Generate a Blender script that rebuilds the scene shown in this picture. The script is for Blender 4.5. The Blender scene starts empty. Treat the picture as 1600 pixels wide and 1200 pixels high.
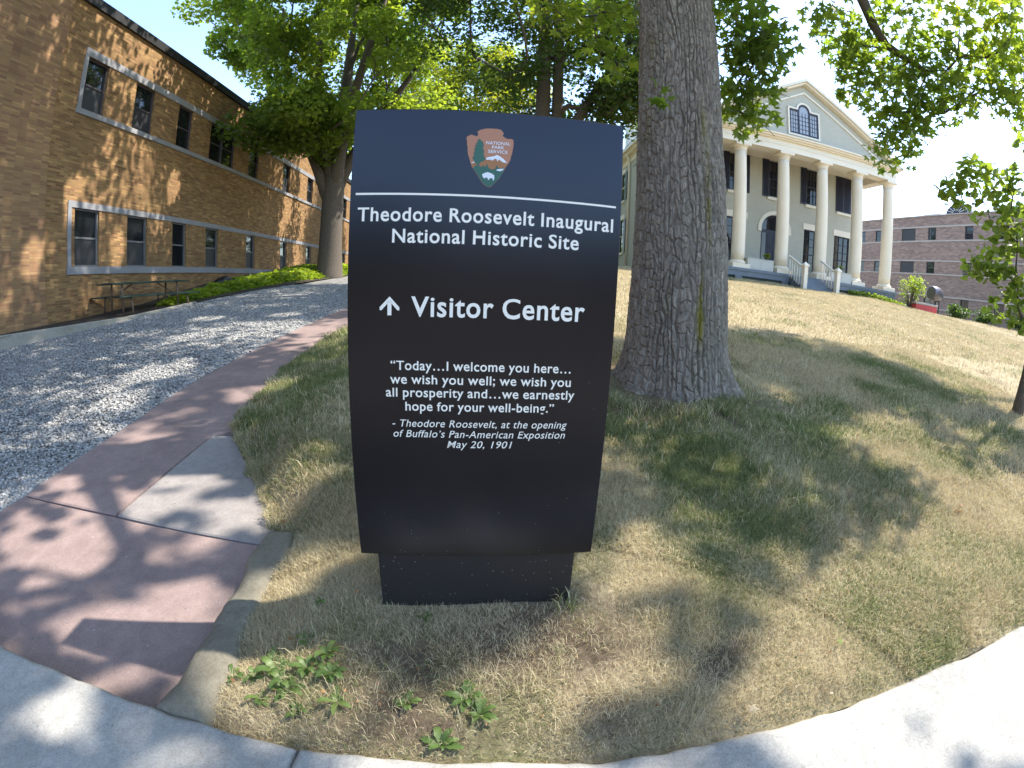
import bpy, math, random
import numpy as np
from mathutils import Vector, Matrix

R = math.radians
rng = np.random.default_rng(7)
random.seed(7)
sc = bpy.context.scene
col = sc.collection

# ------------------------------------------------------------------ camera (wide action-camera lens)
F_PX, K3 = 708.6, 0.03984
PITCH, ROLL = R(12.3115), R(2.5317)
up = Vector((math.sin(ROLL)*math.cos(PITCH), math.cos(ROLL)*math.cos(PITCH), math.sin(PITCH)))
fw = Vector((0, 0, -1)); yv = (fw - up*fw.dot(up)).normalized(); xv = yv.cross(up)
cam = bpy.data.cameras.new('camera'); camo = bpy.data.objects.new('camera', cam); col.objects.link(camo)
camo.matrix_world = Matrix((xv, yv, up)).to_4x4()
cam.type = 'PANO'; cam.panorama_type = 'FISHEYE_LENS_POLYNOMIAL'
cam.sensor_fit = 'HORIZONTAL'; cam.sensor_width = 36; cam.sensor_height = 27
s_ = (1600/36)/F_PX
cam.fisheye_polynomial_k0 = 0; cam.fisheye_polynomial_k1 = -s_; cam.fisheye_polynomial_k2 = 0
cam.fisheye_polynomial_k3 = K3*s_**3; cam.fisheye_polynomial_k4 = 0
cam.fisheye_fov = R(175)
cam.clip_start = 0.02; cam.clip_end = 2000
sc.camera = camo

# ------------------------------------------------------------------ light
SUN = Vector((.566, .180, .805)).normalized()
SUN_EL = math.asin(SUN.z); SUN_AZ = math.atan2(SUN.x, SUN.y)
w = bpy.data.worlds.new('World'); sc.world = w; w.use_nodes = True
nt = w.node_tree; bg = nt.nodes['Background']
sky = nt.nodes.new('ShaderNodeTexSky'); sky.sky_type = 'NISHITA'; sky.sun_disc = False
sky.sun_elevation = SUN_EL; sky.sun_rotation = SUN_AZ
sky.air_density = 1.0; sky.dust_density = .5; sky.ozone_density = 1.2
nt.links.new(sky.outputs[0], bg.inputs[0]); bg.inputs[1].default_value = 0.15
sun = bpy.data.lights.new('sun', 'SUN'); sun.energy = 2.7; sun.angle = R(.65); sun.color = (1, .93, .82)
suno = bpy.data.objects.new('sun', sun); col.objects.link(suno)
suno.rotation_euler = SUN.to_track_quat('Z', 'Y').to_euler(); suno.location = (20, 8, 30)
sc.view_settings.view_transform = 'Standard'; sc.view_settings.look = 'None'
sc.view_settings.exposure = 2.0; sc.view_settings.gamma = 1
sc.cycles.max_bounces = 7; sc.cycles.diffuse_bounces = 3; sc.cycles.transmission_bounces = 3
sc.cycles.glossy_bounces = 3; sc.cycles.use_denoising = True

# ------------------------------------------------------------------ materials
def nodes(name):
    m = bpy.data.materials.new(name); m.use_nodes = True
    t = m.node_tree; return m, t, t.nodes['Principled BSDF']
def N(t, typ, **kw):
    n = t.nodes.new(typ)
    for k, v in kw.items(): setattr(n, k, v)
    return n
def ramp(t, fac, stops):
    r = N(t, 'ShaderNodeValToRGB'); e = r.color_ramp.elements
    while len(e) < len(stops): e.new(.5)
    for i, (p, c) in enumerate(stops):
        e[i].position = p; e[i].color = (*c, 1) if len(c) == 3 else c
    t.links.new(fac, r.inputs[0]); return r.outputs[0]
def noise(t, scale, detail=4, rough=.6, coord=None, dist=0):
    n = N(t, 'ShaderNodeTexNoise'); n.inputs['Scale'].default_value = scale
    n.inputs['Detail'].default_value = detail; n.inputs['Roughness'].default_value = rough
    n.inputs['Distortion'].default_value = dist
    if coord is None:
        tc = N(t, 'ShaderNodeTexCoord'); coord = tc.outputs['Object']
    t.links.new(coord, n.inputs['Vector']); return n.outputs[0]
def mix(t, fac, a, b, mode='MIX'):
    n = N(t, 'ShaderNodeMix', data_type='RGBA', blend_type=mode)
    for sock, v in ((n.inputs[0], fac), (n.inputs[6], a), (n.inputs[7], b)):
        if isinstance(v, (int, float)): sock.default_value = v
        elif isinstance(v, tuple): sock.default_value = (*v, 1)
        else: t.links.new(v, sock)
    return n.outputs[2]
def bump(t, b, h, strength=.3, dist=.01):
    n = N(t, 'ShaderNodeBump'); n.inputs['Strength'].default_value = strength; n.inputs['Distance'].default_value = dist
    t.links.new(h, n.inputs['Height']); t.links.new(n.outputs[0], b.inputs['Normal'])
def plain(name, c, rough=.6, var=.12, scale=3, bscale=40, bstr=.15, bdist=.004, metal=0, spec=.4):
    m, t, b = nodes(name)
    n = noise(t, scale, 6)
    lo = tuple(x*(1-var) for x in c); hi = tuple(min(1, x*(1+var)) for x in c)
    t.links.new(ramp(t, n, [(.3, lo), (.7, hi)]), b.inputs['Base Color'])
    b.inputs['Roughness'].default_value = rough; b.inputs['Metallic'].default_value = metal
    b.inputs['Specular IOR Level'].default_value = spec
    if bstr: bump(t, b, noise(t, bscale, 5), bstr, bdist)
    return m
def stone(name, c1, c2, c3, scale=2.0, bdist=.006, rough=.85, speck=0, speck_c=(.1, .1, .1)):
    m, t, b = nodes(name)
    n1 = noise(t, scale, 8, .65); n2 = noise(t, scale*9, 6, .7)
    c = ramp(t, n1, [(.3, c1), (.5, c2), (.72, c3)])
    c = mix(t, .45, c, ramp(t, n2, [(.35, tuple(x*.72 for x in c2)), (.65, tuple(min(1, x*1.18) for x in c2))]))
    n4 = noise(t, 110, 3, .8)
    c = mix(t, .55, c, mix(t, 1, c, ramp(t, n4, [(.30, (.55, .54, .53)), (.5, (1, 1, 1)), (.72, (1.3, 1.28, 1.25))]), 'MULTIPLY'))
    if speck:
        v = N(t, 'ShaderNodeTexVoronoi'); v.inputs['Scale'].default_value = 34
        tc = N(t, 'ShaderNodeTexCoord'); t.links.new(tc.outputs['Object'], v.inputs['Vector'])
        n3 = noise(t, 7, 3)
        mm = N(t, 'ShaderNodeMath', operation='MULTIPLY'); 
        t.links.new(ramp(t, v.outputs['Distance'], [(.08, (1, 1, 1)), (.2, (0, 0, 0))]), mm.inputs[0])
        t.links.new(ramp(t, n3, [(.54, (0, 0, 0)), (.62, (speck,)*3)]), mm.inputs[1])
        c = mix(t, mm.outputs[0], c, speck_c)
    t.links.new(c, b.inputs['Base Color']); b.inputs['Roughness'].default_value = rough
    b.inputs['Specular IOR Level'].default_value = .25
    bump(t, b, n2, .6, bdist)
    return m
def brick(name, c1, c2, mortar, bw, bh, msize=.006, offset=.5, var=(.75, 1.15), bd=.004, patch=1.0):
    m, t, b = nodes(name)
    uv = N(t, 'ShaderNodeUVMap')
    def bt(a, c, mo, bias):
        n = N(t, 'ShaderNodeTexBrick'); n.offset = offset
        n.inputs['Scale'].default_value = 1; n.inputs['Brick Width'].default_value = bw
        n.inputs['Row Height'].default_value = bh; n.inputs['Mortar Size'].default_value = msize
        n.inputs['Mortar Smooth'].default_value = .3; n.inputs['Bias'].default_value = bias
        n.inputs['Color1'].default_value = (*a, 1); n.inputs['Color2'].default_value = (*c, 1); n.inputs['Mortar'].default_value = (*mo, 1)
        t.links.new(uv.outputs[0], n.inputs['Vector']); return n
    n1 = bt(c1, c2, mortar, 0)
    # a rotated vector so the second draw of brick tones is not the same
    mp = N(t, 'ShaderNodeMapping'); mp.inputs['Location'].default_value = (bw*37, bh*52, 0); t.links.new(uv.outputs[0], mp.inputs[0])
    n2 = bt((var[0],)*3, (var[1],)*3, (1, 1, 1), -.35); t.links.new(mp.outputs[0], n2.inputs['Vector'])
    c = mix(t, 1, n1.outputs[0], n2.outputs[0], 'MULTIPLY')
    nn = noise(t, .55, 4)
    c = mix(t, patch*.5, c, mix(t, 1, c, ramp(t, nn, [(.3, (.7, .68, .7)), (.7, (1.15, 1.12, 1.05))]), 'MULTIPLY'))
    t.links.new(c, b.inputs['Base Color']); b.inputs['Roughness'].default_value = .85; b.inputs['Specular IOR Level'].default_value = .25
    h = mix(t, .25, n1.outputs['Fac'], noise(t, 60, 4)); 
    inv = N(t, 'ShaderNodeInvert'); t.links.new(h, inv.inputs[1])
    bump(t, b, inv.outputs[0], .5, bd)
    return m
def leafmat(name, stops, trans=.45, rough=.45):
    m, t, b = nodes(name)
    a = N(t, 'ShaderNodeAttribute', attribute_name='var')
    c = ramp(t, a.outputs['Fac'], stops)
    t.links.new(c, b.inputs['Base Color']); b.inputs['Roughness'].default_value = rough; b.inputs['Specular IOR Level'].default_value = .35
    tr = N(t, 'ShaderNodeBsdfTranslucent')
    hs = N(t, 'ShaderNodeMix', data_type='RGBA', blend_type='MULTIPLY'); hs.inputs[0].default_value = 1
    t.links.new(c, hs.inputs[6]); hs.inputs[7].default_value = (2.6, 2.5, .9, 1)
    t.links.new(hs.outputs[2], tr.inputs[0])
    mx = N(t, 'ShaderNodeMixShader'); mx.inputs[0].default_value = trans
    t.links.new(b.outputs[0], mx.inputs[1]); t.links.new(tr.outputs[0], mx.inputs[2])
    t.links.new(mx.outputs[0], t.nodes['Material Output'].inputs[0])
    return m
def glass(name, c=(.012, .014, .018), rough=.04, spec=.6):
    m, t, b = nodes(name)
    tc = N(t, 'ShaderNodeTexCoord')
    b.inputs['Base Color'].default_value = (*c, 1); b.inputs['Roughness'].default_value = rough
    b.inputs['Specular IOR Level'].default_value = spec
    bump(t, b, noise(t, 1.3, 2), .12, .02)
    return m

M = {}
M['brick'] = brick('tan_brick', (.47, .285, .118), (.30, .152, .07), (.24, .18, .11), .30, .0675, .008, var=(.62, 1.22))
M['brick_stack'] = brick('tan_brick_stack_bond', (.44, .27, .125), (.30, .155, .09), (.24, .18, .115), .30, .0675, .007, offset=0.0, var=(.78, 1.15))
M['far_brick'] = brick('pinkish_brick', (.40, .29, .24), (.29, .205, .175), (.34, .28, .24), .40, .13, .012, var=(.75, 1.15), bd=.006)
M['limestone'] = plain('grey_limestone', (.27, .268, .285), .8, .12, 1.2)
M['tan_stone'] = plain('pale_band_stone', (.42, .37, .33), .8, .1, 1)
M['fascia'] = plain('black_roof_metal', (.012, .012, .015), .6, .2)
M['win_frame'] = plain('dark_window_metal', (.075, .065, .07), .45, .1, bstr=0)
M['win_frame_grey'] = plain('grey_window_metal', (.16, .16, .17), .45, .1, bstr=0)
M['glass'] = glass('window_glass')
M['screen'] = plain('insect_screen', (.035, .036, .04), .5, .15, 2, bstr=0)
M['house_wall'] = brick('painted_grey_green_brick', (.55, .535, .45), (.525, .515, .43), (.49, .48, .40), .23, .075, .006, var=(.96, 1.03), bd=.003, patch=.3)
M['cream'] = plain('cream_paint', (.84, .74, .575), .5, .05, .8, 30, .05)
M['cream2'] = plain('pale_cream_paint', (.85, .78, .64), .5, .05, .8, 30, .05)
M['shutter'] = plain('navy_black_paint', (.022, .025, .045), .4, .15, bstr=0)
M['porch'] = plain('blue_grey_paint', (.17, .20, .235), .55, .1)
M['lattice'] = plain('dark_lattice', (.06, .08, .08), .7, .2)
M['planter'] = plain('pale_grey_paint', (.55, .54, .48), .5, .06)
M['roof'] = plain('dark_shingle', (.06, .06, .065), .8, .2)
M['pink_brick'] = brick('pale_chimney_brick', (.52, .38, .34), (.42, .30, .27), (.45, .4, .36), .23, .075, .008)
M['bark'] = None
M['concrete'] = stone('weathered_concrete', (.22, .20, .15), (.33, .31, .26), (.42, .40, .34), 1.5)
M['coping'] = stone('pale_coping_stone', (.23, .222, .208), (.325, .316, .297), (.43, .418, .39), 2.6, .008, .9, speck=.9, speck_c=(.17, .17, .19))
M['curbstone'] = stone('rough_sandstone', (.12, .108, .082), (.19, .172, .132), (.28, .26, .20), 3, .012, .95)
M['sidewalk'] = stone('sidewalk_concrete', (.34, .33, .31), (.42, .41, .39), (.5, .49, .47), .8, .003)
M['bluestone'] = stone('dark_bluestone_paving', (.08, .075, .075), (.12, .112, .11), (.17, .16, .155), .9, .003)
M['red_slab'] = stone('red_sandstone_slab', (.185, .138, .128), (.255, .19, .176), (.335, .255, .232), 1.1, .0025, .85, speck=.3, speck_c=(.2, .13, .12))
M['grey_slab'] = stone('grey_sandstone_slab', (.20, .18, .172), (.265, .24, .228), (.34, .312, .29), 1.6, .003, .85, speck=.4, speck_c=(.2, .17, .15))
M['soil'] = stone('dark_soil', (.03, .025, .02), (.055, .045, .035), (.09, .075, .055), 4, .02, 1)
M['asphalt'] = stone('asphalt', (.04, .04, .042), (.05, .05, .052), (.065, .065, .065), 1, .003)
M['terrain'] = plain('dry_ground', (.24, .175, .12), .95, .3, .3)
M['table_green'] = plain('dark_green_boards', (.022, .045, .035), .5, .2)
M['steel'] = plain('rusty_tube_steel', (.16, .11, .075), .5, .25, 6)
M['bag'] = plain('black_plastic', (.008, .008, .009), .3, .1, 3, 9, .6, .03)
M['drum'] = plain('dark_grey_metal', (.13, .125, .135), .35, .1, 2, metal=.5)
M['black'] = plain('black_paint', (.012, .012, .013), .5, .1)
M['red'] = plain('faded_red_paint', (.55, .07, .07), .6, .1)
M['white'] = plain('white_paint', (.75, .73, .69), .5, .05)

# sign faces
def signmat(name, c, rough, specks, d0=.035, d1=.07):
    m, t, b = nodes(name)
    v = N(t, 'ShaderNodeTexVoronoi'); v.inputs['Scale'].default_value = 42
    tc = N(t, 'ShaderNodeTexCoord'); t.links.new(tc.outputs['Object'], v.inputs['Vector'])
    dots = ramp(t, v.outputs['Distance'], [(d0, (1, 1, 1)), (d1, (0, 0, 0))])
    n = noise(t, 2.2, 2)
    sep = N(t, 'ShaderNodeSeparateXYZ'); t.links.new(tc.outputs['Object'], sep.inputs[0])
    zz = N(t, 'ShaderNodeMapRange'); t.links.new(sep.outputs[2], zz.inputs[0])
    zz.inputs[1].default_value = .9; zz.inputs[2].default_value = -.25; zz.inputs[3].default_value = 0; zz.inputs[4].default_value = specks
    vc = N(t, 'ShaderNodeSeparateColor'); t.links.new(v.outputs['Color'], vc.inputs[0])
    pick = N(t, 'ShaderNodeMath', operation='LESS_THAN'); t.links.new(vc.outputs[0], pick.inputs[0]); t.links.new(zz.outputs[0], pick.inputs[1])
    mu = N(t, 'ShaderNodeMath', operation='MULTIPLY'); t.links.new(dots, mu.inputs[0]); t.links.new(pick.outputs[0], mu.inputs[1])
    cc = ramp(t, n, [(.3, tuple(x*.9 for x in c)), (.7, tuple(x*1.1 for x in c))])
    t.links.new(mix(t, mu.outputs[0], cc, (.30, .28, .25)), b.inputs['Base Color'])
    b.inputs['Roughness'].default_value = rough; b.inputs['Specular IOR Level'].default_value = .5
    return m
M['sign'] = signmat('black_panel_reflection_tint', (.0165, .0118, .0095), .22, .55)  # brown base imitates the brown street mirrored in the panel
M['sign'].node_tree.nodes['Principled BSDF'].inputs['Specular Tint'].default_value = (.62, .76, 1, 1)  # blue tint put in for a deeper blue mirrored sky
M['plinth'] = signmat('black_plinth', (.015, .014, .014), .55, 1.9, .06, .10)
M['letter'] = plain('off_white_lettering', (.86, .82, .71), .5, .03, bstr=0)
M['em_rust'] = plain('emblem_rust', (.42, .19, .105), .45, .04, bstr=0)
M['em_hill'] = plain('emblem_brown', (.34, .15, .055), .45, .04, bstr=0)
M['em_green'] = plain('emblem_green', (.035, .12, .085), .45, .06, bstr=0)
M['em_white'] = plain('emblem_white', (.72, .75, .78), .45, .03, bstr=0)

# foliage
M['oakleaf'] = leafmat('maple_leaf', [(0, (.055, .092, .026)), (.45, (.10, .152, .034)), (.8, (.17, .22, .046)), (1, (.28, .30, .06))], .58)
M['mapleleaf'] = leafmat('dense_green_leaf', [(0, (.062, .10, .028)), (.5, (.115, .165, .036)), (.93, (.20, .25, .045)), (1, (.34, .22, .06))], .55)
M['yellowleaf'] = leafmat('yellow_green_leaf', [(0, (.07, .12, .018)), (.5, (.15, .19, .022)), (1, (.36, .30, .03))], .5)
M['darkleaf'] = leafmat('dark_green_leaf', [(0, (.026, .05, .016)), (.6, (.048, .085, .024)), (1, (.11, .15, .032))], .45)
M['smallleaf'] = leafmat('heart_leaf', [(0, (.055, .088, .032)), (.6, (.10, .145, .042)), (1, (.22, .26, .055))], .55)
M['ivy'] = leafmat('ground_cover_leaf', [(0, (.09, .14, .02)), (.6, (.19, .26, .035)), (1, (.30, .36, .06))], .45)
M['limeleaf'] = leafmat('lime_leaf', [(0, (.09, .15, .03)), (1, (.24, .30, .07))], .4)
M['weed'] = leafmat('weed_leaf', [(0, (.05, .09, .03)), (.6, (.09, .15, .045)), (1, (.16, .22, .075))], .4)
M['deadleaf'] = leafmat('dead_leaf', [(0, (.17, .085, .045)), (1, (.32, .18, .08))], .25)
M['paleleaf'] = leafmat('pale_dry_leaf', [(0, (.34, .29, .23)), (1, (.44, .38, .31))], .3)

def grassmat(name):
    m, t, b = nodes(name)
    a = N(t, 'ShaderNodeAttribute', attribute_name='green'); v = N(t, 'ShaderNodeAttribute', attribute_name='var')
    dry = ramp(t, v.outputs['Fac'], [(0, (.30, .23, .13)), (.35, (.51, .43, .265)), (.75, (.66, .58, .375)), (1, (.78, .70, .49))])
    gr = ramp(t, v.outputs['Fac'], [(0, (.065, .105, .026)), (.5, (.125, .185, .042)), (1, (.25, .30, .09))])
    c = mix(t, a.outputs['Fac'], dry, gr)
    t.links.new(c, b.inputs['Base Color']); b.inputs['Roughness'].default_value = .6; b.inputs['Specular IOR Level'].default_value = .25
    tr = N(t, 'ShaderNodeBsdfTranslucent'); t.links.new(c, tr.inputs[0])
    mx = N(t, 'ShaderNodeMixShader'); mx.inputs[0].default_value = .3
    t.links.new(b.outputs[0], mx.inputs[1]); t.links.new(tr.outputs[0], mx.inputs[2])
    t.links.new(mx.outputs[0], t.nodes['Material Output'].inputs[0])
    return m
M['grass'] = grassmat('grass_blades')
def lawnmat():
    m, t, b = nodes('lawn_thatch')
    a = N(t, 'ShaderNodeAttribute', attribute_name='green')
    n = noise(t, 30, 8, .75); n2 = noise(t, 6, 6, .7)
    ba = N(t, 'ShaderNodeAttribute', attribute_name='bare')
    dry = mix(t, ba.outputs['Fac'], ramp(t, n, [(.25, (.13, .10, .065)), (.45, (.33, .27, .175)), (.7, (.52, .45, .31))]), ramp(t, n, [(.3, (.05, .037, .027)), (.6, (.12, .092, .068)), (.8, (.20, .16, .12))]))
    gr = ramp(t, n, [(.25, (.07, .07, .03)), (.5, (.13, .15, .05)), (.75, (.26, .26, .11))])
    c = mix(t, a.outputs['Fac'], dry, gr)
    c = mix(t, 1, c, ramp(t, n2, [(.3, (.8, .78, .75)), (.7, (1.1, 1.08, 1.05))]), 'MULTIPLY')
    t.links.new(c, b.inputs['Base Color']); b.inputs['Roughness'].default_value = .95; b.inputs['Specular IOR Level'].default_value = .1
    bump(t, b, n, .8, .03)
    return m
M['lawn'] = lawnmat()
def gravelmat():
    m, t, b = nodes('grey_gravel')
    tc = N(t, 'ShaderNodeTexCoord')
    v = N(t, 'ShaderNodeTexVoronoi'); v.inputs['Scale'].default_value = 34; t.links.new(tc.outputs['Object'], v.inputs['Vector'])
    sp = N(t, 'ShaderNodeSeparateColor'); t.links.new(v.outputs['Color'], sp.inputs[0])
    c = ramp(t, sp.outputs[0], [(0, (.10, .097, .095)), (.4, (.20, .196, .19)), (.8, (.32, .312, .30)), (1, (.46, .45, .43))])
    t.links.new(c, b.inputs['Base Color']); b.inputs['Roughness'].default_value = .9
    inv = N(t, 'ShaderNodeInvert'); t.links.new(v.outputs['Distance'], inv.inputs[1]); bump(t, b, inv.outputs[0], 1, .03)
    return m
M['gravel'] = gravelmat()
def gravelstone():
    m, t, b = nodes('gravel_stone')
    a = N(t, 'ShaderNodeAttribute', attribute_name='var')
    c = ramp(t, a.outputs['Fac'], [(0, (.17, .166, .162)), (.4, (.275, .27, .262)), (.8, (.37, .363, .35)), (1, (.50, .49, .465))])
    c = mix(t, .4, c, mix(t, 1, c, ramp(t, noise(t, 80, 3), [(.3, (.6, .6, .6)), (.7, (1.2, 1.2, 1.2))]), 'MULTIPLY'))
    t.links.new(c, b.inputs['Base Color']); b.inputs['Roughness'].default_value = .85; b.inputs['Specular IOR Level'].default_value = .25
    return m
M['stones'] = gravelstone()
def barkmat(name, lo, mid, hi, moss=.5):
    m, t, b = nodes(name)
    a = N(t, 'ShaderNodeAttribute', attribute_name='var')
    tc = N(t, 'ShaderNodeTexCoord'); mp = N(t, 'ShaderNodeMapping'); mp.inputs['Scale'].default_value = (1, 1, .35)
    t.links.new(tc.outputs['Object'], mp.inputs[0])
    n = noise(t, 34, 8, .75, mp.outputs[0]); n2 = noise(t, 1.7, 4, .6, mp.outputs[0]); n3 = noise(t, 9, 5, .7, mp.outputs[0])
    c = ramp(t, n, [(.28, lo), (.5, mid), (.74, hi)])
    c = mix(t, .5, c, mix(t, 1, c, ramp(t, a.outputs['Fac'], [(0, (.6, .6, .62)), (1, (1.35, 1.33, 1.3))]), 'MULTIPLY'))
    mo = N(t, 'ShaderNodeMath', operation='MULTIPLY')
    t.links.new(ramp(t, n2, [(.56, (0, 0, 0)), (.66, (moss,)*3)]), mo.inputs[0]); t.links.new(ramp(t, n3, [(.45, (0, 0, 0)), (.6, (1, 1, 1))]), mo.inputs[1])
    c = mix(t, mo.outputs[0], c, (.13, .115, .03))
    g = N(t, 'ShaderNodeAttribute', attribute_name='moss')
    c = mix(t, g.outputs['Fac'], c, (.17, .15, .02))
    t.links.new(c, b.inputs['Base Color']); b.inputs['Roughness'].default_value = .95; b.inputs['Specular IOR Level'].default_value = .15
    bump(t, b, n, .9, .012)
    return m
M['bark'] = barkmat('furrowed_bark', (.105, .089, .070), (.235, .205, .168), (.43, .388, .335), .5)
M['bark2'] = barkmat('grey_bark', (.08, .066, .053), (.155, .13, .105), (.24, .205, .17), .1)

# ------------------------------------------------------------------ mesh helpers
class MB:
    def __init__(s): s.v = []; s.f = []; s.m = []
    def add(s, vs, fs, mi=0):
        o = len(s.v); s.v += [tuple(map(float, v)) for v in vs]
        s.f += [tuple(i+o for i in f) for f in fs]; s.m += [mi]*len(fs)
    def box(s, x0, x1, y0, y1, z0, z1, mi=0, ch=0):
        if ch:
            c = ch; A = []
            for z, e in ((z0, c), (z0+c, 0), (z1-c, 0), (z1, c)):
                A += [(x0+e, y0+e, z), (x1-e, y0+e, z), (x1-e, y1-e, z), (x0+e, y1-e, z)]
            F = [(3, 2, 1, 0), (12, 13, 14, 15)]
            for k in range(3):
                for i in range(4): j = (i+1) % 4; F.append((k*4+i, k*4+j, k*4+4+j, k*4+4+i))
            s.add(A, F, mi); return
        s.add([(x0, y0, z0), (x1, y0, z0), (x1, y1, z0), (x0, y1, z0), (x0, y0, z1), (x1, y0, z1), (x1, y1, z1), (x0, y1, z1)],
              [(3, 2, 1, 0), (4, 5, 6, 7), (0, 1, 5, 4), (1, 2, 6, 5), (2, 3, 7, 6), (3, 0, 4, 7)], mi)
    def prism(s, poly, vec, mi=0):
        """poly: 3d points (counter-clockwise seen against vec); extruded by vec."""
        n = len(poly); v = Vector(vec)
        A = [Vector(p) for p in poly]; s.add(A+[p+v for p in A],
            [tuple(range(n-1, -1, -1)), tuple(range(n, 2*n))]+[(i, (i+1) % n, n+(i+1) % n, n+i) for i in range(n)], mi)
    def lathe(s, c, prof, n=24, mi=0):
        A = []; F = []
        for r, z in prof:
            for i in range(n):
                a = 2*math.pi*i/n; A.append((c[0]+r*math.cos(a), c[1]+r*math.sin(a), c[2]+z))
        for k in range(len(prof)-1):
            for i in range(n):
                j = (i+1) % n; F.append((k*n+i, k*n+j, k*n+n+j, k*n+n+i))
        F.append(tuple(range(n-1, -1, -1))); F.append(tuple((len(prof)-1)*n+i for i in range(n)))
        s.add(A, F, mi)
    def tube(s, pts, rad, n=8, mi=0):
        P = [Vector(p) for p in pts]; A = []; F = []
        u = None
        for k, p in enumerate(P):
            d = (P[min(k+1, len(P)-1)]-P[max(k-1, 0)]).normalized()
            if u is None: u = d.orthogonal().normalized()
            u = (u-d*u.dot(d)); u = u.normalized() if u.length > 1e-6 else d.orthogonal().normalized()
            vv = d.cross(u); r = rad[k] if hasattr(rad, '__len__') else rad
            for i in range(n):
                a = 2*math.pi*i/n; A.append(p+u*(r*math.cos(a))+vv*(r*math.sin(a)))
        for k in range(len(P)-1):
            for i in range(n):
                j = (i+1) % n; F.append((k*n+i, k*n+j, k*n+n+j, k*n+n+i))
        F.append(tuple(range(n-1, -1, -1))); F.append(tuple((len(P)-1)*n+i for i in range(n)))
        s.add(A, F, mi)
    def build(s, name, mats, parent=None, smooth=False, world=False):
        me = bpy.data.meshes.new(name)
        off = Vector(parent_origin(parent)) if (world and parent is not None) else Vector((0, 0, 0))
        me.from_pydata([tuple(Vector(v)-off) for v in s.v], [], s.f)
        mats = mats if isinstance(mats, (list, tuple)) else [mats]
        for m in mats: me.materials.append(m)
        me.polygons.foreach_set('material_index', s.m)
        if smooth: me.polygons.foreach_set('use_smooth', [True]*len(s.f))
        box_uv(me, off)
        return link(name, me, parent)
def box_uv(me, off=(0, 0, 0)):
    n = len(me.loops); vi = np.empty(n, int); me.loops.foreach_get('vertex_index', vi)
    co = np.empty(len(me.vertices)*3); me.vertices.foreach_get('co', co); co = co.reshape(-1, 3)+np.array(off)
    nm = np.empty(len(me.polygons)*3); me.polygons.foreach_get('normal', nm); nm = np.abs(nm.reshape(-1, 3))
    lt = np.empty(len(me.polygons), int); me.polygons.foreach_get('loop_total', lt)
    ax = np.repeat(nm.argmax(1), lt); p = co[vi]
    uv = np.where((ax == 0)[:, None], p[:, [1, 2]], np.where((ax == 1)[:, None], p[:, [0, 2]], p[:, [0, 1]]))
    l = me.uv_layers.new(name='UVMap'); l.data.foreach_set('uv', uv.ravel())
def parent_origin(p):
    o = Vector((0, 0, 0))
    while p is not None: o += p.location; p = p.parent
    return o
def link(name, me, parent=None):
    o = bpy.data.objects.new(name, me); col.objects.link(o)
    if parent is not None: o.parent = parent
    return o
def tag(o, label, cat, group=None, kind=None):
    o['label'] = label; o['category'] = cat
    if group: o['group'] = group
    if kind: o['kind'] = kind
    return o
def struct(o): o['kind'] = 'structure'; return o
def thing(name, label, cat, loc=(0, 0, 0), rz=0, group=None):
    o = bpy.data.objects.new(name, None); col.objects.link(o); o.location = loc; o.rotation_euler = (0, 0, rz)
    o.empty_display_size = .2
    return tag(o, label, cat, group)
def tri_mesh(name, V, F, mat, parent=None, attrs=None, smooth=False):
    """V (n,3), F (m,k) arrays; attrs: point float attributes"""
    V = np.asarray(V, np.float32); F = np.asarray(F, np.int32); m, k = F.shape
    me = bpy.data.meshes.new(name); me.vertices.add(len(V)); me.vertices.foreach_set('co', V.ravel())
    me.loops.add(m*k); me.loops.foreach_set('vertex_index', F.ravel())
    me.polygons.add(m); me.polygons.foreach_set('loop_start', np.arange(0, m*k, k, dtype=np.int32))
    if smooth: me.polygons.foreach_set('use_smooth', np.ones(m, bool))
    for a, d in (attrs or {}).items():
        at = me.attributes.new(a, 'FLOAT', 'POINT'); at.data.foreach_set('value', np.asarray(d, np.float32))
    me.materials.append(mat); me.update(calc_edges=True)
    return link(name, me, parent)

# value noise in numpy
_perm = np.random.default_rng(3).random((64, 64, 64)).astype(np.float32)
def vnoise(p):
    p = np.asarray(p, float); i = np.floor(p).astype(int); f = p-i; f = f*f*(3-2*f); i &= 63; j = (i+1) & 63
    def g(a, b, c): return _perm[a, b, c]
    x0, y0, z0 = i.T; x1, y1, z1 = j.T; fx, fy, fz = f.T
    def L(a, b, t): return a+(b-a)*t
    return L(L(L(g(x0, y0, z0), g(x1, y0, z0), fx), L(g(x0, y1, z0), g(x1, y1, z0), fx), fy),
             L(L(g(x0, y0, z1), g(x1, y0, z1), fx), L(g(x0, y1, z1), g(x1, y1, z1), fx), fy), fz)
def fbm(p, o=4):
    p = np.asarray(p, float); s = 0; a = .5; t = 0
    for k in range(o): s = s+a*vnoise(p*2**k+17*k); t += a; a *= .5
    return s/t
def sstep(a, b, x): t = np.clip((x-a)/(b-a), 0, 1); return t*t*(3-2*t)

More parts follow.
